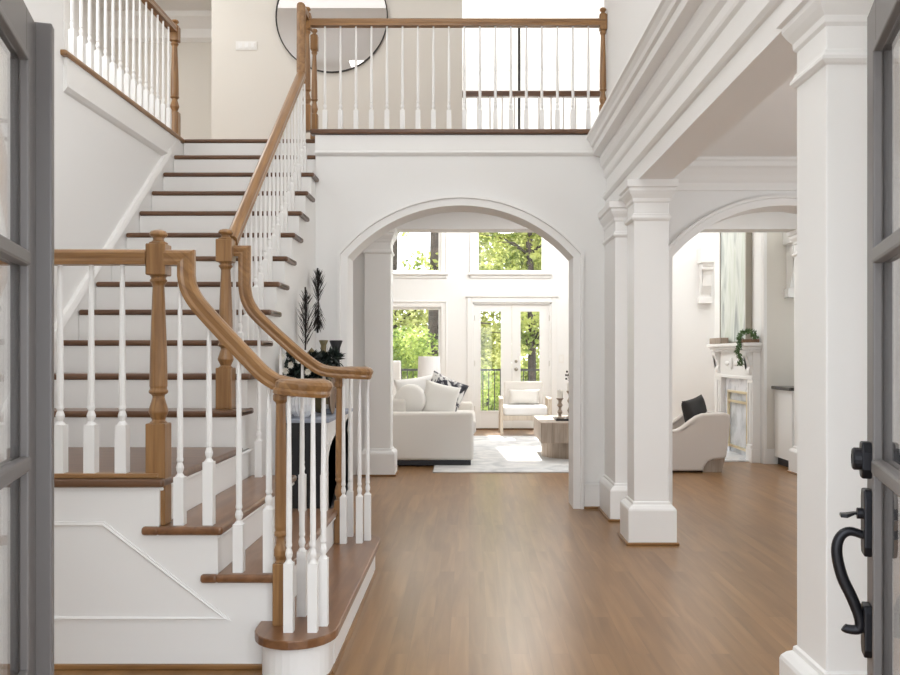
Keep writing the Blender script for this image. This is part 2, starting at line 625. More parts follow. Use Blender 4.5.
# front wall: doorway between the two leaves, solid above it
wall('wall_front', 'wall', (-5, -.86, 1.05, 1.25, 0, 2.12), (.78, 6.6, 1.05, 1.25, 0, 2.12), (-5, 6.6, 1.05, 1.25, 2.12, CEIL))
wall('wall_right', 'wall', (4.55, 4.7, 1.2, WY, 0, CEIL))
wall('wall_upper_right', 'wall', (1.115, 1.30, 1.25, 7.10, 2.985, CEIL), (3.2, 3.3, 7.0, 9.0, UP, CEIL), (1.30, 3.3, 6.98, 7.10, UP, CEIL))
wall('ceiling', 'ceil', (-5, 6.6, 1.0, 9.0, CEIL, CEIL + .1), (-5, WL - .14, 9.0, 10.9, CEIL, CEIL + .1))
wall('ceiling_dining', 'ceil', (1.31, 4.6, 1.2, WY, DCEIL, DCEIL + .1))
wall('ceiling_great_room', 'ceil', (-4.7, 5.3, 8.85, 14.4, GCEIL, GCEIL + .1))


def arch_pts(x0, x1, spring, rise, n=36):
    c = (x0 + x1) / 2
    hw = (x1 - x0) / 2
    R = (hw * hw + rise * rise) / (2 * rise)
    zc = spring + rise - R
    a0 = math.asin(hw / R)
    return [(c + R * math.sin(-a0 + 2 * a0 * k / n), zc + R * math.cos(-a0 + 2 * a0 * k / n)) for k in range(n + 1)]


A1 = (-.974, .837)
A2 = (1.633, 3.44)
SPR, RISE = 2.02, 0.415
chain = [(XS, 0), (A1[0], 0)] + arch_pts(*A1, SPR, RISE) + [(A1[1], 0), (1.34, 0), (1.3401, 0), (A2[0], 0)] + arch_pts(*A2, SPR, RISE) + [(A2[1], 0), (6.6, 0)]


def arched_wall():
    """Wall above and between the two arched openings, built in upright strips."""
    b = MB()
    F_, K_, FT, KT = [], [], [], []
    for x, z in chain:
        top = 3.0 if x < 1.34001 else DCEIL
        F_.append(b.bm.verts.new((x, WY, z)))
        K_.append(b.bm.verts.new((x, WB, z)))
        FT.append(b.bm.verts.new((x, WY, top)))
        KT.append(b.bm.verts.new((x, WB, top)))
    n = len(chain)
    for i in range(n - 1):
        b.face([F_[i], F_[i + 1], K_[i + 1], K_[i]])
        if chain[i + 1][0] - chain[i][0] > 1e-6:
            b.face([F_[i], FT[i], FT[i + 1], F_[i + 1]])
            b.face([K_[i], K_[i + 1], KT[i + 1], KT[i]])
            b.face([FT[i], KT[i], KT[i + 1], FT[i + 1]])
    b.face([F_[0], K_[0], KT[0], FT[0]])
    b.face([F_[-1], FT[-1], KT[-1], K_[-1]])
    return struct(b.build('wall_arched', 'wall'))


arched_wall()


def arch_casing(x0, x1, name):
    """Flat casing with a raised outer bead round an arched opening."""
    b = MB()
    inner = [(x0, 0)] + arch_pts(x0, x1, SPR, RISE) + [(x1, 0)]
    c = (x0 + x1) / 2

    def ring(off):
        out = []
        pts = inner
        for i, p in enumerate(pts):
            a = Vector(pts[max(0, i - 1)])
            q = Vector(pts[min(len(pts) - 1, i + 1)])
            P0 = Vector(p)
            n1 = (P0 - a).normalized() if i else None
            n2 = (q - P0).normalized() if i < len(pts) - 1 else None
            d = ((n1 or n2) + (n2 or n1)).normalized()
            nn = Vector((-d.y, d.x))
            k = 1 / max(.5, d.dot(n1 or n2))
            out.append(P0 + nn * off * k)
        return out
    sect = [(0.0, 0.0), (0.0, .018), (.055, .022), (.06, .036), (.082, .036), (.086, 0.0)]
    rings = [[b.bm.verts.new((p.x, WY - h, p.y)) for p in ring(o)] for o, h in sect]
    for i in range(len(rings) - 1):
        for k in range(len(rings[0]) - 1):
            b.face([rings[i][k], rings[i][k + 1], rings[i + 1][k + 1], rings[i + 1][k]])
    return struct(b.build(name, 'trim'))


arch_casing(*A1, 'trim_1')
arch_casing(*A2, 'trim_2')
# baseboards of the arched wall
b = MB()
for x0, x1 in ((XS, A1[0] - .086), (A1[1] + .086, 1.08), (1.31, A2[0] - .086)):
    b.box(x0, x1, WY - .016, WY, 0, .20).box(x0, x1, WY - .022, WY, .185, .20)
struct(b.build('baseboard_arched', 'trim', bevel=.003))
b = MB()
for x0, x1 in ((XS, A1[0] - .086), (A1[1] + .086, 1.08), (1.31, A2[0] - .086)):
    b.box(x0, x1, WY - .034, WY - .016, 0, .02)
struct(b.build('trim_3', 'oak_x', bevel=.004))
struct(MB().box(WL, WL + .018, 1.25, 3.30, 0, .2).build('baseboard_left', 'trim', bevel=.003))

# gallery fascia under the balcony edge
b = MB()
b.box(XS, 1.1, WY - .02, WY, 2.865, 3.0)
b.prism([(WY, 2.832), (WY - .012, 2.84), (WY - .026, 2.856), (WY - .026, 2.866), (WY - .02, 2.872), (WY, 2.872)], 'X', XS, 1.1)
struct(b.build('trim_4', 'trim'))
# upper floor slabs (gallery, side hall)
wall('ceiling_gallery', 'ceil', (XS, 6.6, WB, OY, DCEIL, UP - .03), (-5, XS, 7.32, OY, DCEIL, UP - .03),
     (-5, WL - .14, 5.11, 10.9, DCEIL, UP - .03))
wall('floor_upper', 'floor', (XS, 3.25, WY - .0, OY, UP - .03, UP), (WL - .02, XS, 7.26, OY, UP - .03, UP), (-5, WL - .14, 5.11, 10.9, UP - .03, UP))
# wall between the gallery and the great room: header below, mirror wall above
wall('wall_great_room_opening', 'wall', (-4.7, -1.07, OY, OY + .25, 0, UP), (-1.07, 6.6, OY, OY + .25, 2.53, UP), (3.69, 6.6, OY, OY + .2, 0, 2.53))
wall('wall_upper_hall', 'hallwall', (-2.65, -.07, OY, OY + .16, UP, CEIL + .4))
wall('wall_side_hall', 'hallwall', (-5, -2.49, 10.8, 10.9, UP, CEIL), (-5, -4.9, 5.1, 10.9, UP, CEIL), (-2.65, -2.49, OY + .16, 10.8, UP, CEIL))
# great room
wall('wall_great_room_left', 'wall', (-4.7, -4.5, 9.0, 14.4, 0, GCEIL))
wall('wall_great_room_right', 'wall', (4.9, 5.1, 11.6, 14.4, 0, GCEIL), (3.34, 5.1, 11.55, 11.7, 0, GCEIL))
# far wall with openings: doors, one window left, two windows above (and one beyond the sofa corner)
DX0, DX1, DZ = -.06 + .12, 1.36, 2.10        # pair of doors
LW = (-2.05, -.46, .35, 2.03)
UWL = (-2.05, -.46, 2.59, 4.35)
UWR = (.115, 1.25, 2.59, 4.35)
gw = MB()
xs = [-4.7, LW[0], LW[1], DX0, UWR[0], UWR[1], DX1, 5.1]


def far_wall():
    g = MB()
    g.box(-4.7, LW[0], GY, GY + .2, 0, GCEIL)
    g.box(LW[0], LW[1], GY, GY + .2, 0, LW[2]).box(LW[0], LW[1], GY, GY + .2, LW[3], UWL[2]).box(LW[0], LW[1], GY, GY + .2, UWL[3], GCEIL)
    g.box(LW[1], DX0, GY, GY + .2, 0, GCEIL)
    g.box(DX0, DX1, GY, GY + .2, DZ, UWR[2])
    g.box(DX0, UWR[0], GY, GY + .2, UWR[2], GCEIL).box(UWR[1], DX1, GY, GY + .2, UWR[2], GCEIL).box(UWR[0], UWR[1], GY, GY + .2, UWR[3], GCEIL)
    g.box(DX1, 5.1, GY, GY + .2, 0, GCEIL)
    return struct(g.build('wall_far', 'wall'))


far_wall()
struct(MB().box(-4.5, DX0 - .12, GY - .018, GY, 0, .18).box(DX1 + .12, 4.9, GY - .018, GY, 0, .18).build('baseboard_far', 'trim'))
# great room crown
struct(MB().prism([(GY, 5.62), (GY - .03, 5.66), (GY - .05, 5.72), (GY - .13, 5.82), (GY - .15, GCEIL), (GY, GCEIL)], 'X', -4.5, 4.9).build('trim_5', 'trim'))
# dining room crown on the arched wall
struct(MB().prism([(WY, 2.55), (WY - .022, 2.555), (WY - .022, 2.615), (WY - .035, 2.63), (WY - .06, 2.67), (WY - .095, 2.715), (WY - .12, 2.73), (WY - .12, 2.765), (WY - .135, 2.78), (WY - .135, DCEIL), (WY, DCEIL)], 'X', 1.31, 4.55).build('trim_6', 'trim'))
# side hall crown
struct(MB().prism([(10.8, 5.16), (10.75, 5.2), (10.72, 5.3), (10.62, 5.42), (10.6, CEIL), (10.8, CEIL)], 'X', -4.9, -2.65).build('trim_7', 'trim'))


def window(name, x0, x1, z0, z1, sill, mid=None):
    r = thing(name, None, None, ((x0 + x1) / 2, GY, z0))
    struct(r)
    b = MB()
    cw = .085
    for a, c_, d, e in ((x0 - cw, x0, z0 - cw, z1 + cw), (x1, x1 + cw, z0 - cw, z1 + cw), (x0, x1, z1, z1 + cw), (x0, x1, z0 - cw, z0)):
        b.box(a, c_, GY - .025, GY, d, e)
    b.box(x0 - cw - .012, x0 - cw + .012, GY - .04, GY, z0 - cw, z1 + cw).box(x1 + cw - .012, x1 + cw + .012, GY - .04, GY, z0 - cw, z1 + cw)
    b.box(x0 - cw - .012, x1 + cw + .012, GY - .04, GY, z1 + cw - .012, z1 + cw + .012)
    b.build('casing', 'trim', r, bevel=.003)
    s = MB()
    f = .045
    s.box(x0, x0 + f, GY + .03, GY + .08, z0, z1).box(x1 - f, x1, GY + .03, GY + .08, z0, z1).box(x0 + f, x1 - f, GY + .03, GY + .08, z1 - f, z1).box(x0 + f, x1 - f, GY + .03, GY + .08, z0, z0 + f)
    if mid:
        s.box(mid - .03, mid + .03, GY + .03, GY + .08, z0, z1)
    sash = s.build('sash', 'trim', r, bevel=.003)
    if sill:
        MB().box(x0 - .12, x1 + .12, GY - .07, GY + .03, z0 - .035, z0 - .002).build('window_sill', 'trim', r, bevel=.006)
    MB().box(x0 + .04, x1 - .04, GY + .052, GY + .058, z0 + .04, z1 - .04).build('pane', 'glass', sash)
    return r


window('window_1', *LW, True, mid=-1.38)
window('window_2', *UWL, True, mid=-1.38)
window('window_3', *UWR, True)

# pair of glazed doors to the deck
dr = thing('door_3', 'pair of white glazed doors to the deck behind the wooden armchair', 'door', ((DX0 + DX1) / 2, GY, 0), kind='structure')
b = MB()
cw = .09
b.box(DX0 - cw, DX0, GY - .025, GY, 0, DZ + cw).box(DX1, DX1 + cw, GY - .025, GY, 0, DZ + cw).box(DX0, DX1, GY - .025, GY, DZ, DZ + cw)
b.box(DX0 - cw - .02, DX1 + cw + .02, GY - .045, GY, DZ + cw, DZ + cw + .025)
b.box(DX0, DX0 + .03, GY, GY + .12, 0, DZ).box(DX1 - .03, DX1, GY, GY + .12, 0, DZ).box(DX0, DX1, GY, GY + .12, DZ - .03, DZ)
b.build('casing', 'trim', dr, bevel=.004)
MB().box(DX0, DX1, GY - .02, GY + .14, 0, .022).build('threshold', 'tread_x', dr)
dm = (DX0 + DX1) / 2
for (x0, x1, gx0, gx1, hs) in ((DX0 + .03, dm - .002, .19, .53, -1), (dm + .002, DX1 - .03, .85, 1.17, 1)):
    b = MB()
    z0, z1 = .025, DZ - .032
    gz0, gz1 = .31, 1.955
    y0, y1 = GY + .03, GY + .075
    b.box(x0, gx0, y0, y1, z0, z1).box(gx1, x1, y0, y1, z0, z1).box(gx0, gx1, y0, y1, z0, gz0).box(gx0, gx1, y0, y1, gz1, z1)
    for q in ((gx0 - .02, gx0 + .004, gz0 - .02, gz1 + .02), (gx1 - .004, gx1 + .02, gz0 - .02, gz1 + .02)):
        b.box(q[0], q[1], y0 - .01, y0, q[2], q[3])
    b.box(gx0, gx1, y0 - .01, y0, gz1 - .004, gz1 + .02).box(gx0, gx1, y0 - .01, y0, gz0 - .02, gz0 + .004)
    leaf = b.build('door_leaf', 'trim', dr, bevel=.003)
    MB().box(gx0, gx1, y0 + .02, y0 + .026, gz0, gz1).build('pane', 'glass', leaf)
    if hs == 1:
        k = MB().lathe([(.03, 0), (.03, -.008), (.012, -.012), (.012, -.04), (.027, -.045), (.03, -.06), (.022, -.075), (.004, -.08)], (dm + .07, y0, 1.0), 14, 'Y')
        k.build('door_knob', 'silver', leaf, smooth=True)
        MB().lathe([(.025, 0), (.025, -.012), (.018, -.018)], (dm + .07, y0, 1.13), 14, 'Y').build('deadbolt', 'silver', leaf)
    for hz in (.3, 1.05, 1.8):
        hx = DX0 + .03 if hs < 0 else DX1 - .03
        MB().lathe([(.007, 0), (.007, .09)], (hx, y0 - .006, hz), 8).build('hinge', 'silver', leaf)

# ------------------------------------------------------------------ beam with cornice over the dining side
prof = [(1.32, 2.374), (1.10, 2.374), (1.10, 2.475), (1.088, 2.482), (1.075, 2.50), (1.075, 2.522), (1.105, 2.54), (1.105, 2.645),
        (1.09, 2.66), (1.085, 2.675), (1.085, 2.72), (1.065, 2.745), (1.05, 2.79), (1.05, 2.825), (.998, 2.842), (.995, 2.846), (.995, 2.895), (.978, 2.905), (.972, 2.93),
        (.955, 2.955), (.941, 2.965), (.941, 2.985), (1.32, 2.985)]
struct(MB().prism(prof, 'Y', 1.25, WY + .03).build('beam', 'trim'))


def column(label, x0, x1, y0, y1, top, engaged=False, group=None):
    r = thing('square_column', label, 'column', ((x0 + x1) / 2, (y0 + y1) / 2, 0), group, kind='thing')
    MB().box(x0, x1, y0, y1, .26, top - .11).build('shaft', 'trim', r, bevel=.004)

    def flare(sect, name):
        b = MB()
        rings = []
        for o, z in sect:
            yb = y1 if engaged else y1 + o
            rings.append([b.bm.verts.new(p) for p in ((x0 - o, y0 - o, z), (x1 + o, y0 - o, z), (x1 + o, yb, z), (x0 - o, yb, z))])
        for i in range(len(rings) - 1):
            for k in range(4):
                b.face([rings[i][k], rings[i][(k + 1) % 4], rings[i + 1][(k + 1) % 4], rings[i + 1][k]])
        b.face(rings[0][::-1])
        b.face(rings[-1])
        return b.build(name, 'trim', r)
    flare([(.042, .0), (.042, .222), (.038, .234), (.024, .25), (.010, .258), (.008, .272), (0, .278)], 'plinth')
    flare([(.0, top - .262), (.008, top - .258), (.016, top - .248), (.016, top - .238), (.008, top - .228), (.006, top - .218), (0, top - .214)], 'necking')
    flare([(0, top - .145), (.008, top - .135), (.010, top - .115), (.026, top - .09), (.036, top - .07), (.036, top - .052), (.05, top - .045), (.052, top), ], 'capital')
    b = MB()
    o1, o2 = .042, .058
    yb = y1 if engaged else y1 + o2
    b.box(x0 - o2, x1 + o2, y0 - o2, y0 - o1, 0, .018).box(x0 - o2, x0 - o1, y0 - o1, yb, 0, .018).box(x1 + o1, x1 + o2, y0 - o1, yb, 0, .018)
    b.build('shoe_molding', 'oak_x', r, bevel=.005)
    return r


column('tall white square column in the foreground beside the dark right door', 1.08, 1.31, 2.60, 2.835, 2.374)
column('freestanding white square column in the middle under the far end of the beam', 1.078, 1.307, 5.625, 5.855, 2.374)
column('white square column set against the arched wall, behind the freestanding one', 1.09, 1.31, 6.42, WY + .01, 2.374, True)
column('white square column beyond the large arch, at the left edge of the sofa', -1.07, -.80, OY - .06, OY + .2, 2.53)
column('white square column beyond the right arch, mostly hidden behind the foreground column', 3.42, 3.69, OY - .06, OY + .2, 2.53)

# ------------------------------------------------------------------ staircase
LR = .187                       # lower risers
LZ = [0, .187, .374, .561, .748]
NX = [None, -.50, -.7306, -.965, -1.1955]     # nosing of each lower tread
YF, YBK = 3.36, 4.83            # front and back ends of the lower treads
D0, RUN = 4.523, .2416
MR = (UP - .748) / 12           # main risers
XL, XR = -2.385, -1.208
st = thing('staircase', 'oak and white staircase turning at a landing up to the gallery', 'staircase', (-1.8, 4.8, 0), kind='thing')
T = .034
# lower flight body with its painted outer face
body = [(WL, 0), (-.53, 0), (-.53, LZ[1] - T), (NX[2] - .025, LZ[1] - T)]
for k in (2, 3):
    body += [(NX[k] - .025, LZ[k] - T), (NX[k + 1] - .025, LZ[k] - T)]
body += [(NX[4] - .025, LZ[4] - T), (WL, LZ[4] - T)]
MB().prism(body, 'Y', YF + .025, YBK - .03).build('lower_stringer', 'trim', st)
# curved drum under the first step, both ends
BC = (-.662, YF - .05)
BR = .158


def bull(off):
    """Outline of the first step: straight front edge with rounded ends."""
    pts = []
    r = BR + off
    yb = YBK + .05
    n = 14
    for k in range(n + 1):      # front end: from right round to left
        a = -PI * k / n
        pts.append((BC[0] + r * math.cos(a), BC[1] - .0 + r * math.sin(a) * 1.05))
    pts.append((BC[0] - r, YF + .07))
    pts.append((NX[2] - .03, YF + .07))
    pts.append((NX[2] - .03, YBK - .07))
    pts.append((BC[0] - r, YBK - .07))
    for k in range(n + 1):
        a = PI - PI * k / n
        pts.append((BC[0] + r * math.cos(a), yb + r * math.sin(a) * 1.05))
    return pts


MB().prism(bull(-.028), 'Z', 0, LZ[1] - T).build('riser', 'trim', st)
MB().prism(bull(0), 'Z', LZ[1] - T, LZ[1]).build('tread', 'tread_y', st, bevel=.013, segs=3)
bs = bull(-.028)
b = MB()
path = [(p[0], p[1], .008) for p in bs]
half = [p for p in path]
b.sweep(path[14::-1] + [], [(-.014, -.008), (.004, -.008), (.004, .012), (-.006, .012)])
b.sweep([path[0], path[-1]], [(-.004, -.008), (.014, -.008), (.006, .012), (-.004, .012)])
b.build('shoe_molding', 'oak_y', st)
for k in (2, 3):
    b = MB()
    b.box(NX[k + 1] - .03, NX[k], YF, YBK, LZ[k] - T, LZ[k])
    b.build('tread', 'tread_y', st, bevel=.013, segs=3)
    MB().box(NX[k + 1] - .088, NX[k + 1] - .02, YF, YF + .03, LZ[k] - T, LZ[k]).build('tread_return', 'tread_y', st, bevel=.012, segs=3)
    MB().box(NX[k + 1] - .036, NX[k + 1] - .022, YF + .02, YBK - .03, LZ[k], LZ[k + 1] - T).build('riser', 'trim', st)
MB().box(NX[2] - .036, NX[2] - .022, YF + .02, YBK - .03, LZ[1], LZ[2] - T).build('riser', 'trim', st)
# scotia strips under nosings of the lower flight
for k in (2, 3, 4):
    MB().box(NX[k] - .03, NX[k] - .008, YF + .03, YBK - .03, LZ[k] - T - .016, LZ[k] - T).build('cove_strip', 'trim', st, bevel=.006)
# landing
b = MB()
b.box(WL, NX[4], YF, 4.56, LZ[4] - T, LZ[4])
b.build('landing_floor', 'tread_x', st, bevel=.013, segs=3)
MB().box(WL, NX[4] - .03, YF + .025, YF + .085, LZ[4], LZ[4] + .019).build('baluster_shoe', 'oak_x', st, bevel=.004)
# main flight
mz = [LZ[4] + MR * (i + 1) for i in range(12)]
my = [D0 + RUN * i for i in range(12)]
body = [(D0 + .025, 0)]
for i in range(12):
    body += [(my[i] + .025, (mz[i - 1] - T) if i else .3), (my[i] + .025, mz[i] - T)]
body += [(7.30, UP - T), (7.30, 0)]
pp = []
for p in body:
    if not pp or (abs(p[0] - pp[-1][0]) + abs(p[1] - pp[-1][1])) > 1e-5:
        pp.append(p)
MB().prism(pp, 'X', WL + .005, XS).build('main_stringer', 'trim', st)
for i in range(12):
    yb = my[i + 1] + .03 if i < 11 else 7.30
    xr = XR if i < 10 else (XS + .02)
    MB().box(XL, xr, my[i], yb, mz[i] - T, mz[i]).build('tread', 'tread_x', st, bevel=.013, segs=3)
    zb = mz[i - 1] if i else LZ[4]
    MB().box(XL, XS + .004, my[i] + .012, my[i] + .026, zb, mz[i] - T).build('riser', 'trim', st)
    if i < 10:   # nosing return along the open side
        MB().box(XR - .03, XR, my[i] + .05, my[i] + RUN + .07, mz[i] - T, mz[i]).build('tread_return', 'tread_x', st, bevel=.012, segs=3)
# wall skirt beside the main flight
sl = MR / RUN


def zn(y, off):
    return mz[0] + (y - D0) * sl + off


sk = [(4.30, .75), (4.30, zn(4.30, .075)), (7.02, zn(7.02, .075)), (7.24, UP - .04), (7.24, UP - .3), (4.55, .75)]
MB().prism(sk, 'X', WL, WL + .022).build('skirt_board', 'trim', st)
MB().sweep([(WL + .012, 4.30, zn(4.30, .075)), (WL + .012, 6.87, zn(6.87, .075))], [(-.014, -.02), (.026, -.02), (.02, .0), (.012, .016), (-.014, .018)]).build('skirt_cap', 'trim', st)
# applied molding on the painted outer face below the landing
zA = EYE + (CY - 524) / F * YF
pth = [at(10, 524, YF + .02), at(103, 524, YF + .02), at(226, 619, YF + .02), at(10, 619, YF + .02)]
MB().sweep(pth, [(-.010, -.008), (.010, -.008), (.008, .001), (.002, .004), (-.004, .001), (-.008, .001)], up=Vector((0, -1, 0)), closed=True).build('panel_molding', 'trim', st)
MB().box(WL, -.78, YF + .010, YF + .026, 0, .02).build('shoe_molding', 'oak_x', st, bevel=.004)
MB().box(XS, XS + .014, 4.9, WY - .02, 0, .18).build('base_trim', 'trim', st, bevel=.003)

# ------------------------------------------------------------------ railings
RAILP = [(-.030, -.030), (.030, -.030), (.033, -.016), (.029, -.006), (.032, .006), (.033, .016), (.024, .027), (.010, .032), (-.010, .032), (-.024, .027), (-.033, .016), (-.032, .006), (-.029, -.006), (-.033, -.016)]


def baluster(parent, x, y, z0, z1, block=.19, wdt=.040, m='trim'):
    b = MB()
    h = wdt / 2
    b.box(x - h, x + h, y - h, y + h, z0, z0 + block)
    zt = z0 + block
    L = z1 - zt
    pr = [(h * .98, 0), (h * .70, .008), (h * .50, .014), (h * .72, .026), (h * .80, .036), (h * .62, .05), (h * .48, .056), (h * .68, .064), (h * .68, .07), (h * .60, .078), (h * .64, .16)]
    pr += [(h * (.64 - .22 * t), .16 + (L - .16) * t) for t in (.35, .7, 1.0)]
    b.lathe(pr, (x, y, zt), 10)
    return b.build('baluster', m, parent, smooth=False)


def newel(parent, x, y, z, w_=.078, top=.985, down=0.0, base=.215, name='newel_post'):
    b = MB()
    h = w_ / 2
    b.box(x - h, x + h, y - h, y + h, z - down, z + base)
    b.box(x - h, x + h, y - h, y + h, z + top - .182, z + top - .058)
    z0, z1 = base, top - .182
    L = z1 - z0
    pr = [(h * .95, 0), (h * .62, .010), (h * .80, .028), (h * 1.0, .046), (h * .92, .058), (h * .60, .10), (h * .62, .112), (h * .92, .118), (h * .98, .128), (h * .8, .136), (h * .88, .148),
          (h * .84, .148 + (L - .19) * .3), (h * .70, .148 + (L - .19) * .7), (h * .58, L - .042), (h * .66, L - .034), (h * .9, L - .02), (h * .66, L - .01), (h * .9, L)]
    b.lathe(pr, (x, y, z + z0), 16)
    b.lathe([(h * .9, 0), (h * 1.0, .006), (h * .6, .012), (h * .5, .022), (h * .62, .028), (h * .9, .034), (h * .92, .042), (h * .75, .052), (h * .4, .058)], (x, y, z + top - .058), 16)
    return b.build(name, 'oak_z', parent, bevel=.004, segs=1)


def smooth_path(pts, n=4):
    """Catmull-Rom through points."""
    P = [Vector(p) for p in pts]
    out = []
    for i in range(len(P) - 1):
        p0 = P[i - 1] if i else P[i]
        p1, p2 = P[i], P[i + 1]
        p3 = P[i + 2] if i + 2 < len(P) else P[i + 1]
        for k in range(n):
            t = k / n
            out.append(.5 * ((2 * p1) + (-p0 + p2) * t + (2 * p0 - 5 * p1 + 4 * p2 - p3) * t * t + (-p0 + 3 * p1 - 3 * p2 + p3) * t ** 3))
    out.append(P[-1])
    return out


def volute_rail(parent, yline, goose, slope_pts, cx, cy, r, sgn, zv, name='handrail'):
    """Short level piece, drop, slope and a scroll at the bottom that turns towards sgn."""
    b = MB()
    sp = smooth_path([goose[2]] + slope_pts, 5)
    scroll = []
    for k in range(1, 27):
        a = 2 * PI * 1.15 * k / 26
        rr = r * (1 - .32 * k / 26)
        scroll.append(Vector((cx + rr * math.sin(a), cy - sgn * rr * math.cos(a), zv)))
    path = [goose[0], goose[1]] + sp
    path += [Vector((cx - .04, yline, zv)), Vector((cx, yline, zv))] + scroll
    b.sweep(path, RAILP, up=Vector((0.35, 0, 1)))
    b.lathe([(r * .62, -.030), (r * .66, .0), (r * .62, .026), (r * .3, .034), (.004, .035)], (cx, cy, zv), 18)
    return b.build(name, 'oak_down', parent)


# --- front: landing guard, newel, sloped rail and scroll
fr = thing('stair_railing', 'front oak and white railing along the landing and lower steps, ending in a scroll', 'railing', (-1.24, 3.41, 0))
YL = 3.415
newel(fr, -1.239, 3.432, LZ[4], down=LZ[4] - LZ[3], base=.215)
zr = at(100, 257.5, YL).z
MB().sweep([(WL, YL, zr), (-1.276, YL, zr)], RAILP).build('handrail', 'oak_x', fr)
k0 = -1.3765
for k in range(9):
    x = k0 - .1235 * k
    baluster(fr, x, YL, LZ[4] + .019, zr - .028, .19, .044)
G = [at(166.3, 258, YL), at(187, 258, YL), at(187, 276, YL)]
SP = [at(189.5, 288, YL), at(197, 302, YL), at(212, 319.5, YL), at(231, 340, YL), at(250, 360, YL), at(264, 374, YL), at(276, 382, YL)]
VC = (-.646, 3.325)
ZV = 1.108
volute_rail(fr, YL, G, SP, VC[0], VC[1], YL - VC[1], -1, ZV)
railz = {}


def rail_under(x_px, pts):
    for a, c in zip(pts, pts[1:]):
        if a[0] <= x_px <= c[0]:
            return a[1] + (c[1] - a[1]) * (x_px - a[0]) / max(1e-6, c[0] - a[0])
    return pts[-1][1]


FPX = [(165, 258), (178, 270), (189.5, 288), (197, 302), (212, 319.5), (231, 340), (250, 360), (264, 374), (276, 382), (300, 385)]
for px, lv in ((180, 3), (209, 3), (239, 2), (269, 2)):
    x = (px - CX) / F * YL
    yy = rail_under(px, FPX) + 5
    baluster(fr, x, YL, LZ[lv], at(px, yy, YL).z, .19 + (.0 if px in (180, 239) else .06), .040)
for (px, py) in ((289, 633), (302, 617), (313, 633), (323.5, 626.5)):
    Y = (EYE - LZ[1]) * F / (py - CY) + .018
    baluster(fr, (px - CX) / F * Y, Y, LZ[1], ZV - .02, .26, .036)
baluster(fr, -.62, 3.415, LZ[1], ZV - .02, .26, .036)


def scroll_newel(parent, x, y):
    b = MB()
    b.box(x - .027, x + .027, y - .027, y + .027, LZ[1], LZ[1] + .24)
    L = ZV - LZ[1] - .24
    b.lathe([(.026, 0), (.018, .01), (.027, .03), (.027, .05), (.017, .085), (.017, .1), (.025, .106), (.025, .116), (.021, .125), (.024, .14), (.022, L * .6), (.019, L - .06), (.030, L - .05), (.030, L - .03), (.024, L - .02), (.03, L)], (x, y, LZ[1] + .24), 14)
    return b.build('newel_post', 'oak_z', parent, bevel=.003, segs=1)


scroll_newel(fr, -.732, 3.345)

# --- back: from the corner newel down to the second scroll
br_ = thing('stair_railing', 'rear oak and white railing of the lower steps, ending in the farther scroll', 'railing', (-1.3, 4.75, 0))
YB2 = 4.75
newel(br_, -1.335, 4.72, mz[0], w_=.088, base=.225)
G2 = [at(226, 251.5, YB2), at(245, 251.5, YB2), at(245, 286, YB2)]
SP2 = [at(247.5, 300, YB2), at(255, 313, YB2), at(268, 326, YB2), at(282, 339, YB2), at(302, 356.5, YB2), at(318, 368, YB2), at(328, 371.5, YB2)]
VC2 = (-.662, 4.845)
ZV2 = 1.135
volute_rail(br_, YB2, G2, SP2, VC2[0], VC2[1], VC2[1] - YB2, 1, ZV2)
BPX = [(232, 252), (240, 270), (245, 292), (255, 313), (268, 326), (282, 339), (302, 356.5), (318, 368), (330, 372)]
for X, lv in ((-1.16, 3), (-1.04, 3), (-.92, 2), (-.80, 2)):
    px = CX + X * F / YB2
    yy = rail_under(px, BPX) + 4
    baluster(br_, X, YB2, LZ[lv], at(px, yy, YB2).z, .2, .038)
for (px, py) in ((343.5, 544), (350, 537), (359.5, 543.5), (367.7, 540.7)):
    Y = (EYE - LZ[1]) * F / (py - CY) + .018
    baluster(br_, (px - CX) / F * Y, Y, LZ[1], ZV2 - .02, .26, .036)
scroll_newel(br_, -.722, 4.80)

# --- main flight
mr = thing('stair_railing', 'long sloping oak handrail with white balusters up the main flight to the gallery', 'railing', (-1.31, 5.8, .95))
XM = -1.315
b = MB()
ZG = 3.955
yy0, zz0 = 4.76, at(234, 241, 4.76).z
yt, ztp = 6.74, 3.43
b.sweep([(XM, yy0, zz0), (XM, yt, ztp), (XM, yt, ZG), (XM, 6.92, ZG)], RAILP, up=Vector((0, -.6, 1)))
b.build('handrail', 'oak_up', mr)
for i in range(10):
    for dy in (.055, .055 + RUN / 2):
        y = my[i] + dy
        if y < 4.8:
            continue
        zt = zz0 + (y - yy0) * (ztp - zz0) / (yt - yy0) - .035
        baluster(mr, XM, y, mz[i], min(zt, 3.4), .14 + (.0 if dy < .1 else .09), .034)
newel(mr, -1.31, 6.95, UP, w_=.07, top=1.005, base=.21)

# --- gallery guard
gr_ = thing('gallery_railing', 'level oak and white balcony railing above the large arch', 'railing', (-.1, 6.95, UP))
YG = 6.95
zr2 = at(450, 22.8, YG).z
MB().sweep([(-1.29, YG, zr2), (1.1, YG, zr2)], RAILP).build('handrail', 'oak_x', gr_)
MB().box(-1.275, 1.112, WY - .045, WY + .06, UP - .035, UP + .004).build('nosing', 'tread_x', gr_, bevel=.012)
for k in range(18):
    px = 325 + 15.49 * k
    baluster(gr_, (px - CX) / F * YG, YG, UP, zr2 - .028, .17, .036)
newel(gr_, -1.297, 7.215, UP, w_=.06, top=.93, base=.21)
newel(gr_, 1.082, YG, UP, w_=.06, top=1.0, base=.21, name='half_newel')

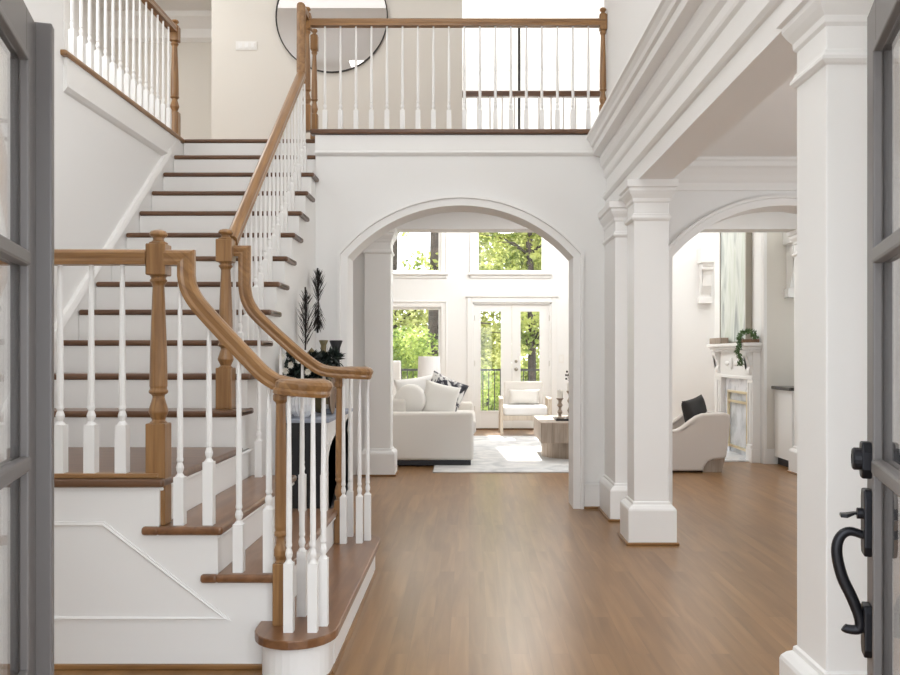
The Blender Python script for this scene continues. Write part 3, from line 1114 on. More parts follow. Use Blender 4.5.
# --- guard of the side hall, top left
lr = thing('gallery_railing', 'oak and white railing upper left, above the stairwell wall', 'railing', (WL, 6.2, UP))
XU = -2.45
newel(lr, XU, 7.16, UP, w_=.075, top=.985)
MB().sweep([(XU, 5.11, UP + .90), (XU, 7.16, UP + .90)], RAILP).build('handrail', 'oak_y', lr)
MB().box(XU - .06, WL + .035, 5.07, 7.24, UP - .035, UP).build('nosing', 'oak_y', lr, bevel=.012)
for k in range(16):
    baluster(lr, XU, 5.19 + .1215 * k, UP, UP + .87, .2, .036)
b = MB()
b.box(WL, WL + .02, 5.11, 7.12, UP - .215, UP - .035)
b.prism([(WL, UP - .245), (WL + .012, UP - .235), (WL + .028, UP - .212), (WL + .028, UP - .2), (WL, UP - .2)], 'Y', 5.104, 7.12)
struct(b.build('trim_8', 'trim'))

# --- far guard, overlooking the great room
fg = thing('gallery_railing', 'farther level oak railing overlooking the great room, seen through the balcony balusters', 'railing', (.5, 8.82, UP))
zf = at(530, 94, 8.9).z
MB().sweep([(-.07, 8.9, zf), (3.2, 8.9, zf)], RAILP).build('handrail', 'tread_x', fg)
for k in range(26):
    baluster(fg, .065 + .1265 * k - .1, 8.9, UP, zf - .028, .17, .034)

# ------------------------------------------------------------------ front doors
def front_door(name, label, loc, ang, flip):
    r = thing(name, label, 'door', loc, rz=ang, local=True, kind='structure')
    f = -1 if flip else 1
    W, H, TH = .76, 2.035, .034

    def bx(b, x0, x1, d0, d1, z0, z1):      # d: distance out of the visible face
        a, c = sorted((f * d0, f * d1))
        return b.box(x0, x1, a, c, z0, z1)
    b = MB()
    st_, top, bot = .128, .112, .50
    bx(b, 0, st_, -TH, 0, .01, H)
    bx(b, W - st_, W, -TH, 0, .01, H)
    bx(b, st_, W - st_, -TH, 0, H - top, H)
    bx(b, st_, W - st_, -TH, 0, .01, bot)
    fm = b.build('door_frame', 'door', r, bevel=.002)
    b = MB()
    gz0, gz1 = bot, H - top
    x0, x1 = st_, W - st_
    for q in ((x0, x0 + .018, gz0, gz1), (x1 - .018, x1, gz0, gz1), (x0, x1, gz0, gz0 + .018), (x0, x1, gz1 - .018, gz1)):
        bx(b, q[0], q[1], -.012, .008, q[2], q[3])
    b.build('glazing_bead', 'door', fm, bevel=.004)
    for zz in (.985, 1.455):
        b = MB()
        bx(b, x0, x1, -.016, .010, zz - .018, zz + .018)
        bx(b, x0, x1, -TH - .006, -.016, zz - .015, zz + .015)
        b.build('muntin', 'door', fm, bevel=.007)
    for a, c in ((gz0, .967), (1.003, 1.437), (1.473, gz1)):
        b = MB()
        bx(b, x0, x1, -.018, -.013, a, c)
        b.build('pane', 'glass', fm)
    # raised bottom panel
    b = MB()
    bx(b, st_ + .04, W - st_ - .04, -.0, .008, .14, bot - .09)
    b.build('bottom_panel', 'door', fm, bevel=.006)
    for zz in (.25, 1.02, 1.8):
        MB().lathe([(.008, 0), (.008, .1)], (-.006, f * .004, zz), 8).build('hinge', 'iron', r)
    return r, bx


dl, bx = front_door('door_1', 'dark glazed front door leaf standing open at the left edge', (-.83, 1.368, 0), math.radians(107), True)
b = MB()
bx(b, .742, .778, -.034, .036, .01, 2.04)
b.build('astragal', 'door', dl, bevel=.004)
dr_, bx = front_door('door_2', 'dark glazed front door leaf with black handle standing open at the right edge', (.722, 1.313, 0), math.radians(73), False)
HX = .700
b = MB()
for s in (1, -1):
    o = 0 if s == 1 else -.034
    pts = [(HX - .032, .99), (HX - .032, 1.012), (HX - .018, 1.034), (HX + .018, 1.034), (HX + .032, 1.012), (HX + .032, .972), (HX + .018, .95), (HX - .018, .95), (HX - .032, .972)]
    b.prism(pts, 'Y', o, o + s * .022)
dp = b.build('deadbolt_plate', 'iron', dr_, bevel=.004)
MB().lathe([(.026, .018), (.026, .036), (.023, .040), (.012, .041), (.011, .038)], (HX, 0, .994), 18, 'Y').build('deadbolt_cylinder', 'iron', dp)
b = MB()
for s in (1, -1):
    o = 0 if s == 1 else -.034
    pts = [(HX - .022, .925), (HX + .022, .925), (HX + .032, .905), (HX + .032, .795), (HX + .022, .772), (HX - .022, .772), (HX - .032, .795), (HX - .032, .905)]
    b.prism(pts, 'Y', o, o + s * .018)
hp = b.build('handle_plate', 'iron', dr_, bevel=.004)
b = MB()
pts = [(HX - .022, .660), (HX + .022, .660), (HX + .032, .645), (HX + .032, .56), (HX + .02, .54), (HX - .02, .54), (HX - .032, .56), (HX - .032, .645)]
b.prism(pts, 'Y', 0, .018)
b.build('handle_foot_plate', 'iron', dr_, bevel=.004)
gp = smooth_path([(HX, .012, .816), (HX, .045, .825), (HX, .066, .81), (HX, .073, .775), (HX, .062, .72), (HX, .040, .67), (HX, .024, .625), (HX, .026, .60), (HX, .050, .598), (HX, .058, .602)], 5)
n = len(gp)
sc = [.0095 + .0035 * math.sin(PI * i / (n - 1)) for i in range(n)]
MB().sweep(gp, [(math.cos(2 * PI * k / 10), math.sin(2 * PI * k / 10)) for k in range(10)], up=Vector((1, 0, 0)), scales=sc).build('grip_handle', 'iron', dr_, smooth=True)
tp = [(HX, .015, .868), (HX, .035, .868), (HX, .052, .862), (HX, .066, .862)]
b = MB()
b.sweep(tp, [(-.014, -.004), (.014, -.004), (.014, .004), (-.014, .004)], scales=[.6, .7, 1.1, 1.0])
b.build('thumb_latch', 'iron', hp, bevel=.002)
b = MB()
b.lathe([(.013, 0), (.013, .03)], (HX, .0, .868), 12, 'Y')
b.build('latch_boss', 'iron', hp)

# ------------------------------------------------------------------ upper hall
mi = thing('round_mirror', 'round mirror in a thin dark frame on the upper hall wall', 'mirror', (-1.41, OY - .02, 4.71))
c = (-1.41, OY, 4.71)
MB().lathe([(.565, -.001), (.565, -.014)], c, 64, 'Y').build('mirror_glass', 'mirror', mi)
b = MB()
b.sweep([(c[0] + .572 * math.cos(2 * PI * k / 72), c[1] - .014, c[2] + .572 * math.sin(2 * PI * k / 72)) for k in range(72)],
        [(-.005, -.014), (.005, -.014), (.005, .014), (-.005, .014)], up=Vector((0, 1, 0)), closed=True)
b.build('frame', 'darkframe', mi)
b = MB()
b.box(-2.40, -2.18, OY - .008, OY, 4.37, 4.46)
sp_ = b.build('switch_plate', 'plate', bevel=.004)
tag(sp_, 'small pale wall switch plate to the left of the round mirror', 'switch plate')
for k in range(3):
    MB().box(-2.37 + .065 * k, -2.335 + .065 * k, OY - .014, OY - .008, 4.39, 4.44).build('rocker', 'trim', sp_)
# chandelier in the great room, seen only by its rod
pd = thing('pendant_light', 'dark pendant rod hanging in the great room beyond the balcony railing', 'light', (.70, 12.0, 4.2))
pcx, pcy = .70, 12.0
MB().lathe([(.07, 0), (.07, -.02), (.03, -.05), (.012, -.055)], (pcx, pcy, GCEIL), 16).build('canopy', 'darkframe', pd)
MB().lathe([(.019, 4.15), (.019, GCEIL - .05)], (pcx, pcy, 0), 10).build('rod', 'darkframe', pd)
b = MB()
b.tube([(pcx + .42 * math.cos(2 * PI * k / 32), pcy + .42 * math.sin(2 * PI * k / 32), 3.72) for k in range(32)], .016, 8, closed=True)
for k in range(6):
    a = 2 * PI * k / 6
    b.tube([(pcx, pcy, 4.16), (pcx + .42 * math.cos(a), pcy + .42 * math.sin(a), 3.73)], .008, 6)
b.build('ring', 'darkframe', pd)
for k in range(6):
    a = 2 * PI * k / 6
    MB().lathe([(.02, 0), (.028, .02), (.026, .11), (.012, .13)], (pcx + .42 * math.cos(a), pcy + .42 * math.sin(a), 3.735), 10).build('candle_shade', 'shade', pd)

pl = bpy.data.lights.new('pendant_lamp', 'POINT')
pl.energy = 235
pl.shadow_soft_size = .4
pl.color = (1.0, 0.995, 0.985)
plo = bpy.data.objects.new('pendant_lamp', pl)
plo.location = (pcx, pcy, 3.95)
COL.objects.link(plo)
plo.parent = pd
plo.matrix_parent_inverse = ABS[pd.name].inverted()

# ------------------------------------------------------------------ console beside the stair
cs = thing('console_table', 'black open console table with white arched frame under the main flight', 'table', (-1.06, 6.05, 0))
TT = .825
x0, x1, y0, y1 = XS + .02, -.905, 5.50, 6.60
b = MB()
b.box(x0, x1 - .02, y0, y0 + .03, .19, .80).box(x0, x1 - .02, y1 - .03, y1, .19, .80).box(x0, x0 + .02, y0, y1, .19, .80)
b.build('carcass', 'black', cs, bevel=.003)
MB().box(x0, x1 + .012, y0 - .012, y1 + .012, .80, TT).build('table_top', 'slate', cs, bevel=.004)
# white front frame with an arched head
ap = [(y0, .19), (y0 + .035, .19), (y0 + .035, .56)]
for k in range(13):
    a = PI - PI * k / 12
    ap.append(((y0 + y1) / 2 + ((y1 - y0) / 2 - .035) * math.cos(a), .56 + .15 * math.sin(a)))
ap += [(y1 - .035, .56), (y1 - .035, .19), (y1, .19), (y1, .80), (y0, .80)]
MB().prism(ap, 'X', x1 - .02, x1).build('front_frame', 'trim', cs)
for zz in (.19, .43):
    MB().box(x0 + .02, x1 - .022, y0 + .03, y1 - .03, zz, zz + .022).build('shelf', 'black', cs)
for (a, c) in ((x0 + .03, y0 + .03), (x1 - .05, y0 + .03), (x0 + .03, y1 - .05), (x1 - .05, y1 - .05)):
    MB().lathe([(.012, 0), (.018, .19)], (a, c, 0), 10).build('leg', 'black', cs)
for k, (zz, n_) in enumerate(((.452, 2), (.212, 2))):
    for q in range(n_):
        bk = MB().box(-1.14, -.95, 5.58 + .01 * q, 5.86 - .01 * q, zz + .031 * q, zz + .031 * q + .03).build('book', 'paper' if (q + k) % 2 == 0 else 'slate', bevel=.003)
        tag(bk, [['white book at the bottom of the upper console shelf stack', 'slate blue book on top of the upper console shelf stack'], ['slate blue book lying on the lower console shelf', 'white book on top of the lower console shelf stack']][k][q], 'book', 'books on the console shelves')
vs = thing('fluted_vase', 'white fluted bowl vase on the near end of the console', 'vase', (-1.10, 5.66, TT))
b = MB()
prv = [(.045, 0), (.055, .01), (.085, .05), (.098, .10), (.092, .15), (.075, .18), (.082, .195)]
seg = 40
rings = []
for r_, h_ in prv:
    rings.append([b.bm.verts.new((-1.10 + r_ * .85 * (1 + .05 * math.cos(k * PI)) * math.cos(2 * PI * k / seg), 5.66 + r_ * .85 * (1 + .05 * math.cos(k * PI)) * math.sin(2 * PI * k / seg), TT + h_ * .85)) for k in range(seg)])
for i in range(len(rings) - 1):
    for k in range(seg):
        b.face([rings[i][k], rings[i][(k + 1) % seg], rings[i + 1][(k + 1) % seg], rings[i + 1][k]])
b.face(rings[0][::-1])
b.face(rings[-1])
b.build('bowl', 'ceramic', vs)
bq = thing('bouquet', 'dark leafy bouquet with cream blossoms in the white fluted vase', 'flowers', (-1.10, 5.66, .99))
rnd = random.Random(3)
b = MB()
stem = MB()
for k in range(34):
    a = rnd.uniform(0, 2 * PI)
    rr = rnd.uniform(.02, .20)
    tip = Vector((-1.07 + rr * math.cos(a), 5.66 + rr * math.sin(a), 1.07 + rnd.uniform(0, .16)))
    if tip.x < XS + .05:
        tip.x = XS + .05
    stem.tube([(-1.10, 5.66, .985), ((-1.10 + tip.x) / 2, (5.66 + tip.y) / 2, 1.03), tip], .003, 5)
    for q in range(24):
        d = Vector((rnd.gauss(0, 1), rnd.gauss(0, 1), rnd.gauss(.2, .8)))
        if d.x < -.3:
            d.x *= -.4
        b.leaf(tip + d * .012, d, (rnd.gauss(0, 1), rnd.gauss(0, 1), 1), rnd.uniform(.05, .09), rnd.uniform(.022, .038))
b.build('foliage', 'darkleaf', bq)
stem.build('stem', 'darkleaf', bq)
for (px, py) in ((291, 365), (286, 371), (308, 372), (282, 357), (299, 361)):
    p = at(px, py, 5.50)
    b = MB()
    for q in range(9):
        a = 2 * PI * q / 9
        b.leaf(p, (math.cos(a), -.5, math.sin(a)), (0, -1, .2), .028, .02)
    b.build('blossom', 'petal', bq)
v2 = MB().lathe([(.05, 0), (.06, .01), (.075, .10), (.08, .2), (.07, .30), (.03, .38), (.02, .44), (.02, .48), (.034, .512), (.03, .515)], (-1.035, 6.12, TT), 20).build('bottle_vase', 'olive', smooth=True)
tag(v2, 'tall olive brown bottle vase on the console beside the bouquet', 'vase')
hd = MB().tube([(-1.085, 6.12, 1.13), (-1.13, 6.12, 1.17), (-1.145, 6.12, 1.24), (-1.12, 6.12, 1.27), (-1.075, 6.12, 1.22)], .012, 8)
hd.build('handle', 'olive', v2)
v3 = MB().lathe([(.04, 0), (.05, .02), (.055, .18), (.04, .30), (.026, .36), (.03, .46), (.048, .51), (.046, .515)], (-.965, 6.24, TT), 20).build('flared_vase', 'black', smooth=True)
tag(v3, 'slim black vase with a flared rim at the far end of the console', 'vase')
pl_ = MB().lathe([(.004, 0), (.10, .004), (.125, .016), (.13, .022), (.12, .02), (.004, .012)], (-.955, 5.90, .957), 28, 'X').build('round_plaque', 'brown', smooth=True)
tag(pl_, 'round brown plate standing on edge at the front of the console', 'plate')
bx_ = MB().box(-1.03, -.93, 5.98, 6.05, TT, .86).build('book', 'slate', bevel=.003)
tag(bx_, 'slate blue book lying on top of the console behind the brown plate', 'book', 'books on the console top')
bx_ = MB().box(-1.02, -.94, 5.985, 6.045, .86, .887).build('book', 'paper', bevel=.003)
tag(bx_, 'white book lying on the slate blue book on top of the console', 'book', 'books on the console top')


def feather(label, y, z0, z1, wid, two):
    r = thing('feather_wall_ornament', label, 'wall decor', (XS, y, (z0 + z1) / 2), 'dark feather ornaments on the stair wall')
    b = MB()
    b.tube([(XS + .07, y, z0), (XS + .075, y, (z0 + z1) / 2), (XS + .07, y, z1)], .006, 6)
    b.build('shaft', 'feather', r)
    rn = random.Random(int(y * 100))
    b = MB()
    H = z1 - z0
    segs_ = ((z0 + H * .47, 1, H * .53), (z0 + H * .50, -1, H * .50)) if two else ((z0 + .02, 1, H),)
    for zb, sg, ln in segs_:
        nb = 60
        for k in range(nb):
            t = k / nb
            env = math.sin(PI * min(1, .12 + .88 * t)) ** .6 * (1 - .35 * t)
            for s in (-1, 1):
                p = Vector((XS + .024 + rn.uniform(-.006, .01), y, zb + sg * ln * t * .86))
                d = Vector((rn.uniform(-.62, .62), s * rn.uniform(.1, .6), sg * 1.0))
                p.x += .045
                b.leaf(p, d, (1, 0, .2), wid * env * rn.uniform(1.2, 1.9) + .02, .016)
    b.build('barbs', 'feather', r)
    return r


feather('double ended dark feather ornament on the stair side wall, nearer the arch', 6.62, at(306, 333, 6.62).z, at(306, 268, 6.62).z, .075, True)
feather('dark upright feather ornament on the stair side wall, directly above the bouquet', 6.12, at(295, 350, 6.12).z, at(295, 287, 6.12).z, .085, False)

# ------------------------------------------------------------------ great room furniture
rg = MB().box(-.38, 1.84, 9.0, 13.0, 0.001, .014).build('rug', 'rug', bevel=.004)
tag(rg, 'large pale grey mottled rug under the sofa and coffee table', 'rug')

sf = thing('sofa', 'oatmeal upholstered sofa seen from its arm end, beyond the large arch', 'sofa', (-.45, 10.6, 0))
X0, X1, Y0, Y1 = -.95, .05, 9.48, 11.72
MB().box(X0 + .05, X1 - .03, Y0 + .04, Y1 - .04, .014, .075).build('plinth', 'black', sf)
MB().box(X0 + .02, X1 - .02, Y0 + .18, Y1 - .18, .07, .34).build('base', 'sofa', sf, bevel=.02)
for nm, a, c in (('arm', Y0, Y0 + .2), ('arm', Y1 - .2, Y1)):
    MB().box(X0, X1, a, c, .072, .60).build(nm, 'sofa', sf, bevel=.035, segs=4)
MB().box(X0, X0 + .24, Y0 + .2, Y1 - .2, .07, .74).build('backrest', 'sofa', sf, bevel=.04, segs=4)
for k in range(2):
    a = Y0 + .2 + .92 * k
    MB().box(X0 + .24, X1 + .03, a + .004, a + .916, .34, .50).build('seat_cushion', 'sofa', sf, bevel=.045, segs=4)


def pillow(name, label, cat, loc, w_, h_, t_, rot, m, group=None, n=16):
    """A soft square cushion: thin at the seams, pinched between the corners."""
    b = MB()
    grid = {}
    for s in (1, -1):
        for i in range(n + 1):
            for j in range(n + 1):
                u, v = 2 * i / n - 1, 2 * j / n - 1
                edge = (i in (0, n)) or (j in (0, n))
                if edge and s == -1:
                    grid[(s, i, j)] = grid[(1, i, j)]
                    continue
                pin = 1 - .07 * (1 - v * v) * abs(u) ** 2, 1 - .07 * (1 - u * u) * abs(v) ** 2
                z = ((1 - u ** 4) * (1 - v ** 4)) ** .5 * t_ / 2 * s
                grid[(s, i, j)] = b.bm.verts.new((u * w_ / 2 * pin[0], z, v * h_ / 2 * pin[1]))
    for s in (1, -1):
        for i in range(n):
            for j in range(n):
                b.face([grid[(s, i, j)], grid[(s, i + 1, j)], grid[(s, i + 1, j + 1)], grid[(s, i, j + 1)]])
    o = b.build(name, m, smooth=True)
    o.location = loc
    o.rotation_euler = rot
    tag(o, label, cat, group)
    return o


R = math.radians
PG = 'cushions on the sofa'
# bolster lying against the back, near the arm
bo = MB().lathe([(.005, 0), (.14, .012), (.175, .04), (.18, .2), (.18, .36), (.17, .41), (.14, .44), (.005, .45)], (-.675, 9.70, .715), 24, 'Y').build('bolster', 'cushion', smooth=True)
tag(bo, 'round oatmeal bolster on the sofa, end on towards the arch', 'cushion', PG)
pillow('throw_pillow', 'plain ivory cushion on the sofa leaning beside the bolster', 'cushion', (-.34, 9.98, .70), .42, .42, .20, (R(-8), R(14), R(8)), 'cushion', PG)
pillow('throw_pillow', 'white cushion peeking out behind the bolster on the sofa', 'cushion', (-.62, 10.40, .73), .52, .50, .18, (R(-14), R(-8), R(8)), 'white_fab', PG)
pillow('throw_pillow', 'black and white patterned cushion behind the ivory cushion on the sofa', 'cushion', (-.30, 10.40, .74), .47, .47, .16, (R(-6), R(24), R(10)), 'pattern', PG)

# side table with lamp beyond the sofa
stb = thing('side_table', 'round pale side table behind the far arm of the sofa', 'table', (-.58, 12.3, 0))
MB().lathe([(.26, .55), (.27, .56), (.27, .58), (.26, .59)], (-.58, 12.3, 0), 28).build('table_top', 'palewood', stb)
MB().lathe([(.18, 0), (.18, .02), (.05, .05), (.04, .5), (.1, .55)], (-.58, 12.3, 0), 20).build('pedestal', 'palewood', stb)
lp = thing('table_lamp', 'table lamp with a white drum shade behind the sofa', 'lamp', (-.57, 12.3, .59))
c = (-.57, 12.3, .59)
MB().lathe([(.07, 0), (.075, .01), (.05, .04), (.09, .10), (.10, .16), (.07, .23), (.02, .27), (.012, .30), (.012, .45)], c, 20).build('lamp_base', 'pattern', lp, smooth=True)
b = MB()
b.lathe([(.165, .315), (.155, .625), (.15, .625), (.16, .315)], c, 32)
b.build('lamp_shade', 'shade', lp)
# chair by the window
wc = thing('high_back_chair', 'white high back chair by the window, at the left edge of the sofa', 'chair', (-1.28, 12.9, 0))
cx, cy = -1.28, 12.9
MB().box(cx - .24, cx + .24, cy - .24, cy + .26, .40, .50).build('seat', 'white_fab', wc, bevel=.03, segs=3)
MB().box(cx - .24, cx + .24, cy + .18, cy + .28, .45, 1.15).build('backrest', 'white_fab', wc, bevel=.03, segs=3)
for sx in (-1, 1):
    for sy in (-1, 1):
        MB().lathe([(.016, 0), (.024, .40)], (cx + sx * .2, cy + sy * .2, 0), 10).build('leg', 'palewood', wc)

# armchair by the doors
ac = thing('armchair', 'pale wood framed armchair with white seat in front of the glazed doors', 'chair', (.88, 13.35, 0), rz=0)
cx, cy = .865, 13.38
W = .37
for s in (-1, 1):
    xx = cx + s * W
    MB().box(xx - .025, xx + .025, cy - .32, cy - .265, .0, .56).build('front_leg', 'palewood', ac, bevel=.008)
    MB().sweep([(xx, cy + .36, 0), (xx, cy + .27, .35), (xx, cy + .32, .56)], [(-.022, -.03), (.022, -.03), (.022, .03), (-.022, .03)], up=Vector((0, 1, 0))).build('rear_leg', 'palewood', ac)
    MB().box(xx - .028, xx + .028, cy - .33, cy + .33, .545, .58).build('arm', 'palewood', ac, bevel=.01)
b = MB()
b.box(cx - W, cx + W, cy - .31, cy - .27, .24, .31).box(cx - W, cx + W, cy + .25, cy + .29, .26, .33)
b.build('frame_rail', 'palewood', ac, bevel=.005)
MB().box(cx - .34, cx + .34, cy - .30, cy + .27, .30, .455).build('seat_cushion', 'white_fab', ac, bevel=.05, segs=4)
b = MB()
b.prism([(cy + .20, .40), (cy + .31, .40), (cy + .42, .80), (cy + .34, .82)], 'X', cx - .31, cx + .31)
b.build('backrest', 'sofa', ac, bevel=.03, segs=3)
pillow('lumbar_pillow', 'pale lumbar cushion with light piping on the wood framed armchair', 'cushion', (cx - .0, cy + .17, .575), .50, .24, .13, (R(-14), 0, 0), 'cushion')

# coffee table with tray, candlesticks
ct = thing('coffee_table', 'chunky weathered oak coffee table on a round drum base', 'table', (1.55, 10.5, 0))
MB().box(.83, 2.25, 9.9, 11.05, .215, .455).build('table_top', 'greywood', ct, bevel=.01)
MB().lathe([(.40, .014), (.40, .215)], (1.28, 10.46, 0), 40).build('drum_base', 'greywood', ct)
tr = MB().box(1.03, 1.75, 10.15, 10.55, .455, .468).box(1.03, 1.75, 10.15, 10.162, .468, .482).box(1.03, 1.75, 10.538, 10.55, .468, .482).box(1.03, 1.042, 10.15, 10.55, .468, .482).box(1.738, 1.75, 10.15, 10.55, .468, .482).build('tray', 'black')
tag(tr, 'low black tray on the coffee table under the candlesticks', 'tray')


def candlestick(label, x, y, h, clabel):
    k = h / .24
    r = MB().lathe([(.055, 0), (.055, .012), (.02, .025), (.018, .05 * k), (.034, .075 * k), (.016, .105 * k), (.016, .13 * k), (.036, .155 * k), (.018, .185 * k), (.02, .21 * k), (.045, .235 * k), (.045, h)], (x, y, .468), 18).build('candlestick', 'greywood', smooth=False)
    tag(r, label, 'candle holder', 'turned candlesticks on the coffee table')
    c_ = MB().lathe([(.036, 0), (.036, .09), (.03, .096), (.002, .09)], (x, y, .468 + h), 18).build('pillar_candle', 'candle')
    tag(c_, clabel, 'candle', 'candles on the turned candlesticks')
    MB().lathe([(.002, .088), (.002, .106)], (x, y, .468 + h), 6).build('wick', 'black', c_)


candlestick('shorter turned wooden candlestick on the coffee table tray', 1.04 + .06, 10.40, .245, 'ivory candle on the shorter candlestick')
candlestick('taller turned wooden candlestick on the coffee table, close to the arch edge', 1.185 + .02, 10.25, .34, 'ivory candle on the taller candlestick')
sg = thing('dried_branch_vase', 'small vase of thin dried twigs on the coffee table, mostly hidden by the arch', 'vase', (1.40, 10.45, .455))
MB().lathe([(.04, 0), (.06, .06), (.05, .14), (.02, .2), (.025, .22)], (1.36, 10.42, .468), 18).build('vase', 'ceramic', sg, smooth=True)
b = MB()
for k in range(7):
    a = -.9 + .3 * k
    tipx, tipz = 1.36 - .05 - .16 * math.cos(a * .6) * (.4 + .1 * k), .99 + .05 * math.sin(k * 2.1)
    b.tube([(1.36, 10.42, .66), (1.34, 10.41, .82), (tipx, 10.40, tipz)], .002, 5)
    b.ball((tipx, 10.40, tipz), .012, .012, .014, 6, 5)
b.build('twig', 'darkframe', sg)

# ------------------------------------------------------------------ fireplace wall
CXF = 3.33
wall('wall_chimney', 'wall', (CXF, 3.7, 9.78, 11.55, 0, GCEIL))
wall('wall_kitchen', 'hallwall', (3.6, 6.6, 9.78, 9.95, 0, 2.8), (3.36, 3.7, 9.76, 9.8, 0, 2.8))
struct(MB().box(3.34, 4.2, 9.745, 9.76, 0, .17).box(3.34, 4.2, 9.738, 9.76, .155, .17).build('baseboard_kitchen', 'trim'))
struct(MB().box(3.335, 3.375, 9.74, 9.80, 0, 2.8).build('trim_9', 'trim', bevel=.004))
fp = thing('fireplace', 'white fireplace mantel with marble surround and brass framed firebox, beyond the right arch', 'fireplace', (CXF, 10.6, 0))
FY0, FY1 = 9.78, 11.28
X = CXF
b = MB()
b.box(X - .20, X, FY0 - .02, FY1 + .06, 1.335, 1.375).box(X - .165, X, FY0, FY1 + .04, 1.30, 1.335).box(X - .13, X, FY0 + .02, FY1 + .02, 1.27, 1.30)
b.build('mantel_shelf', 'trim', fp, bevel=.006)
MB().box(X - .09, X, FY0 + .04, FY1, .98, 1.27).box(X - .10, X, FY0 + .04, FY1, .95, .985).build('frieze', 'trim', fp, bevel=.005)
b = MB()
b.ball((X - .095, 10.6, 1.13), .02, .05, .075, 14, 8).ball((X - .095, 10.42, 1.13), .012, .09, .03, 12, 6).ball((X - .095, 10.78, 1.13), .012, .09, .03, 12, 6)
b.build('urn_ornament', 'trim', fp, smooth=True)
for a in (FY0 + .04, FY1 - .22):
    b = MB()
    b.box(X - .09, X, a, a + .20, .16, .95).box(X - .105, X, a - .005, a + .21, 0, .16).box(X - .105, X, a + .02, a + .18, .16, .2)
    b.box(X - .10, X - .09, a + .04, a + .06, .22, .92).box(X - .10, X - .09, a + .14, a + .16, .22, .92)
    b.build('pilaster', 'trim', fp, bevel=.005)
    b = MB()
    b.prism([(X - .09, 1.0), (X - .12, 1.02), (X - .125, 1.06), (X - .11, 1.10), (X - .13, 1.18), (X - .16, 1.24), (X - .16, 1.27), (X - .08, 1.27)], 'Y', a + .03, a + .15)
    b.build('bracket', 'trim', fp)
a0, a1 = FY0 + .24, FY1 - .22
b = MB()
b.box(X - .03, X, a0, a0 + .16, 0, .95).box(X - .03, X, a1 - .16, a1, 0, .95).box(X - .03, X, a0 + .16, a1 - .16, .78, .95)
b.build('marble_surround', 'marble', fp, bevel=.002)
MB().box(X - .45, X, a0 - .1, a1 + .1, 0, .02).build('hearth', 'marble', fp, bevel=.004)
MB().box(X - .012, X + .0, a0 + .16, a1 - .16, .02, .78).build('firebox_glass', 'soot', fp)
b = MB()
q0, q1 = a0 + .15, a1 - .15
for z_ in (.10, .78, .66):
    b.box(X - .05, X - .02, q0, q1, z_ - .015, z_ + .015)
for y_ in (q0, q1, ):
    b.box(X - .05, X - .02, y_ - .015, y_ + .015, .08, .795)
b.build('brass_frame', 'brass', fp, bevel=.003)
# painting over the mantel
pt = thing('painting', 'tall abstract grey green canvas leaning above the fireplace mantel', 'painting', (CXF - .05, 10.5, 1.38))
MB().box(CXF - .068, CXF - .01, 10.14, 11.14, 1.40, 2.98).build('canvas', 'art', pt)
b = MB()
b.box(CXF - .075, CXF - .002, 10.11, 10.14, 1.38, 3.01).box(CXF - .075, CXF - .002, 11.14, 11.17, 1.38, 3.01).box(CXF - .075, CXF - .002, 10.11, 11.17, 2.98, 3.01).box(CXF - .075, CXF - .002, 10.11, 11.17, 1.38, 1.40)
b.build('frame', 'silver', pt)
gb = MB().box(CXF - .20, CXF - .10, 10.70, 11.20, 1.376, 1.45).build('keepsake_box', 'greywood', bevel=.004)
tag(gb, 'low grey box at the far end of the fireplace mantel', 'box')
pp_ = thing('trailing_plant', 'green trailing plant in a wooden trough at the near end of the mantel', 'plant', (CXF - .09, 9.95, 1.376))
MB().box(CXF - .21, CXF - .02, 9.80, 9.98, 1.376, 1.415).build('planter', 'brown', pp_, bevel=.004)
b = MB()
rn = random.Random(5)
for k in range(26):
    a = PI * k / 25
    p = Vector((CXF - .13 - .09 * math.cos(a), 9.88 + rn.uniform(-.05, .05), 1.42 + .09 * math.sin(a)))
    for q in range(10):
        b.leaf(p + Vector((rn.gauss(0, .012), rn.gauss(0, .02), rn.gauss(0, .012))), (rn.gauss(0, 1), rn.gauss(0, 1), rn.gauss(0, 1)), (rn.gauss(0, 1), -1, 0), .035, .014)
for k in range(40):
    t = k / 39
    p = Vector((CXF - .225 + .012 * math.sin(9 * t), 9.88 + .015 * math.sin(5 * t), 1.44 - .31 * t))
    for q in range(7):
        b.leaf(p + Vector((rn.gauss(0, .014), rn.gauss(0, .014), 0)), (rn.gauss(0, 1), rn.gauss(0, 1), -1.2), (rn.gauss(0, 1), -1, 0), .035, .013)
b.build('foliage', 'plant', pp_)


def corbel(label, x0, x1, yw, z0, z1, dep):
    b = MB()
    h = z1 - z0
    prof_ = [(yw, z0), (yw - dep * .3, z0 + .02 * h), (yw - dep * .35, z0 + .08 * h), (yw - dep * .40, z0 + .14 * h), (yw - dep * .62, z0 + .3 * h), (yw - dep * .7, z0 + .5 * h), (yw - dep * .78, z0 + .58 * h), (yw - dep * .95, z0 + .66 * h), (yw - dep, z0 + .8 * h), (yw - dep, z1), (yw, z1)]
    b.prism(prof_, 'X', x0, x1)
    b.box(x0 - .04, x1 + .04, yw - dep - .03, yw, z1 - .28 * h, z1)
    b.box(x0 - .025, x1 + .025, yw - dep * .42, yw, z0 - .02, z0 + .1 * h)
    b.lathe([(.05, -.02), (.05, x1 - x0 + .02)], (x0, yw - dep * .72, z0 + .62 * h), 14, 'X')
    o = b.build('corbel', 'trim', bevel=.006)
    tag(o, label, 'corbel')
    return o


corbel('ornate white wall corbel above the white cabinet, shadowed on the beige wall', 3.60, 3.78, 9.76, 1.90, 2.70, .30)
corbel('faint white wall corbel on the bright far wall, left of the tall painting', 3.80, 3.96, GY, 2.10, 2.98, .26)

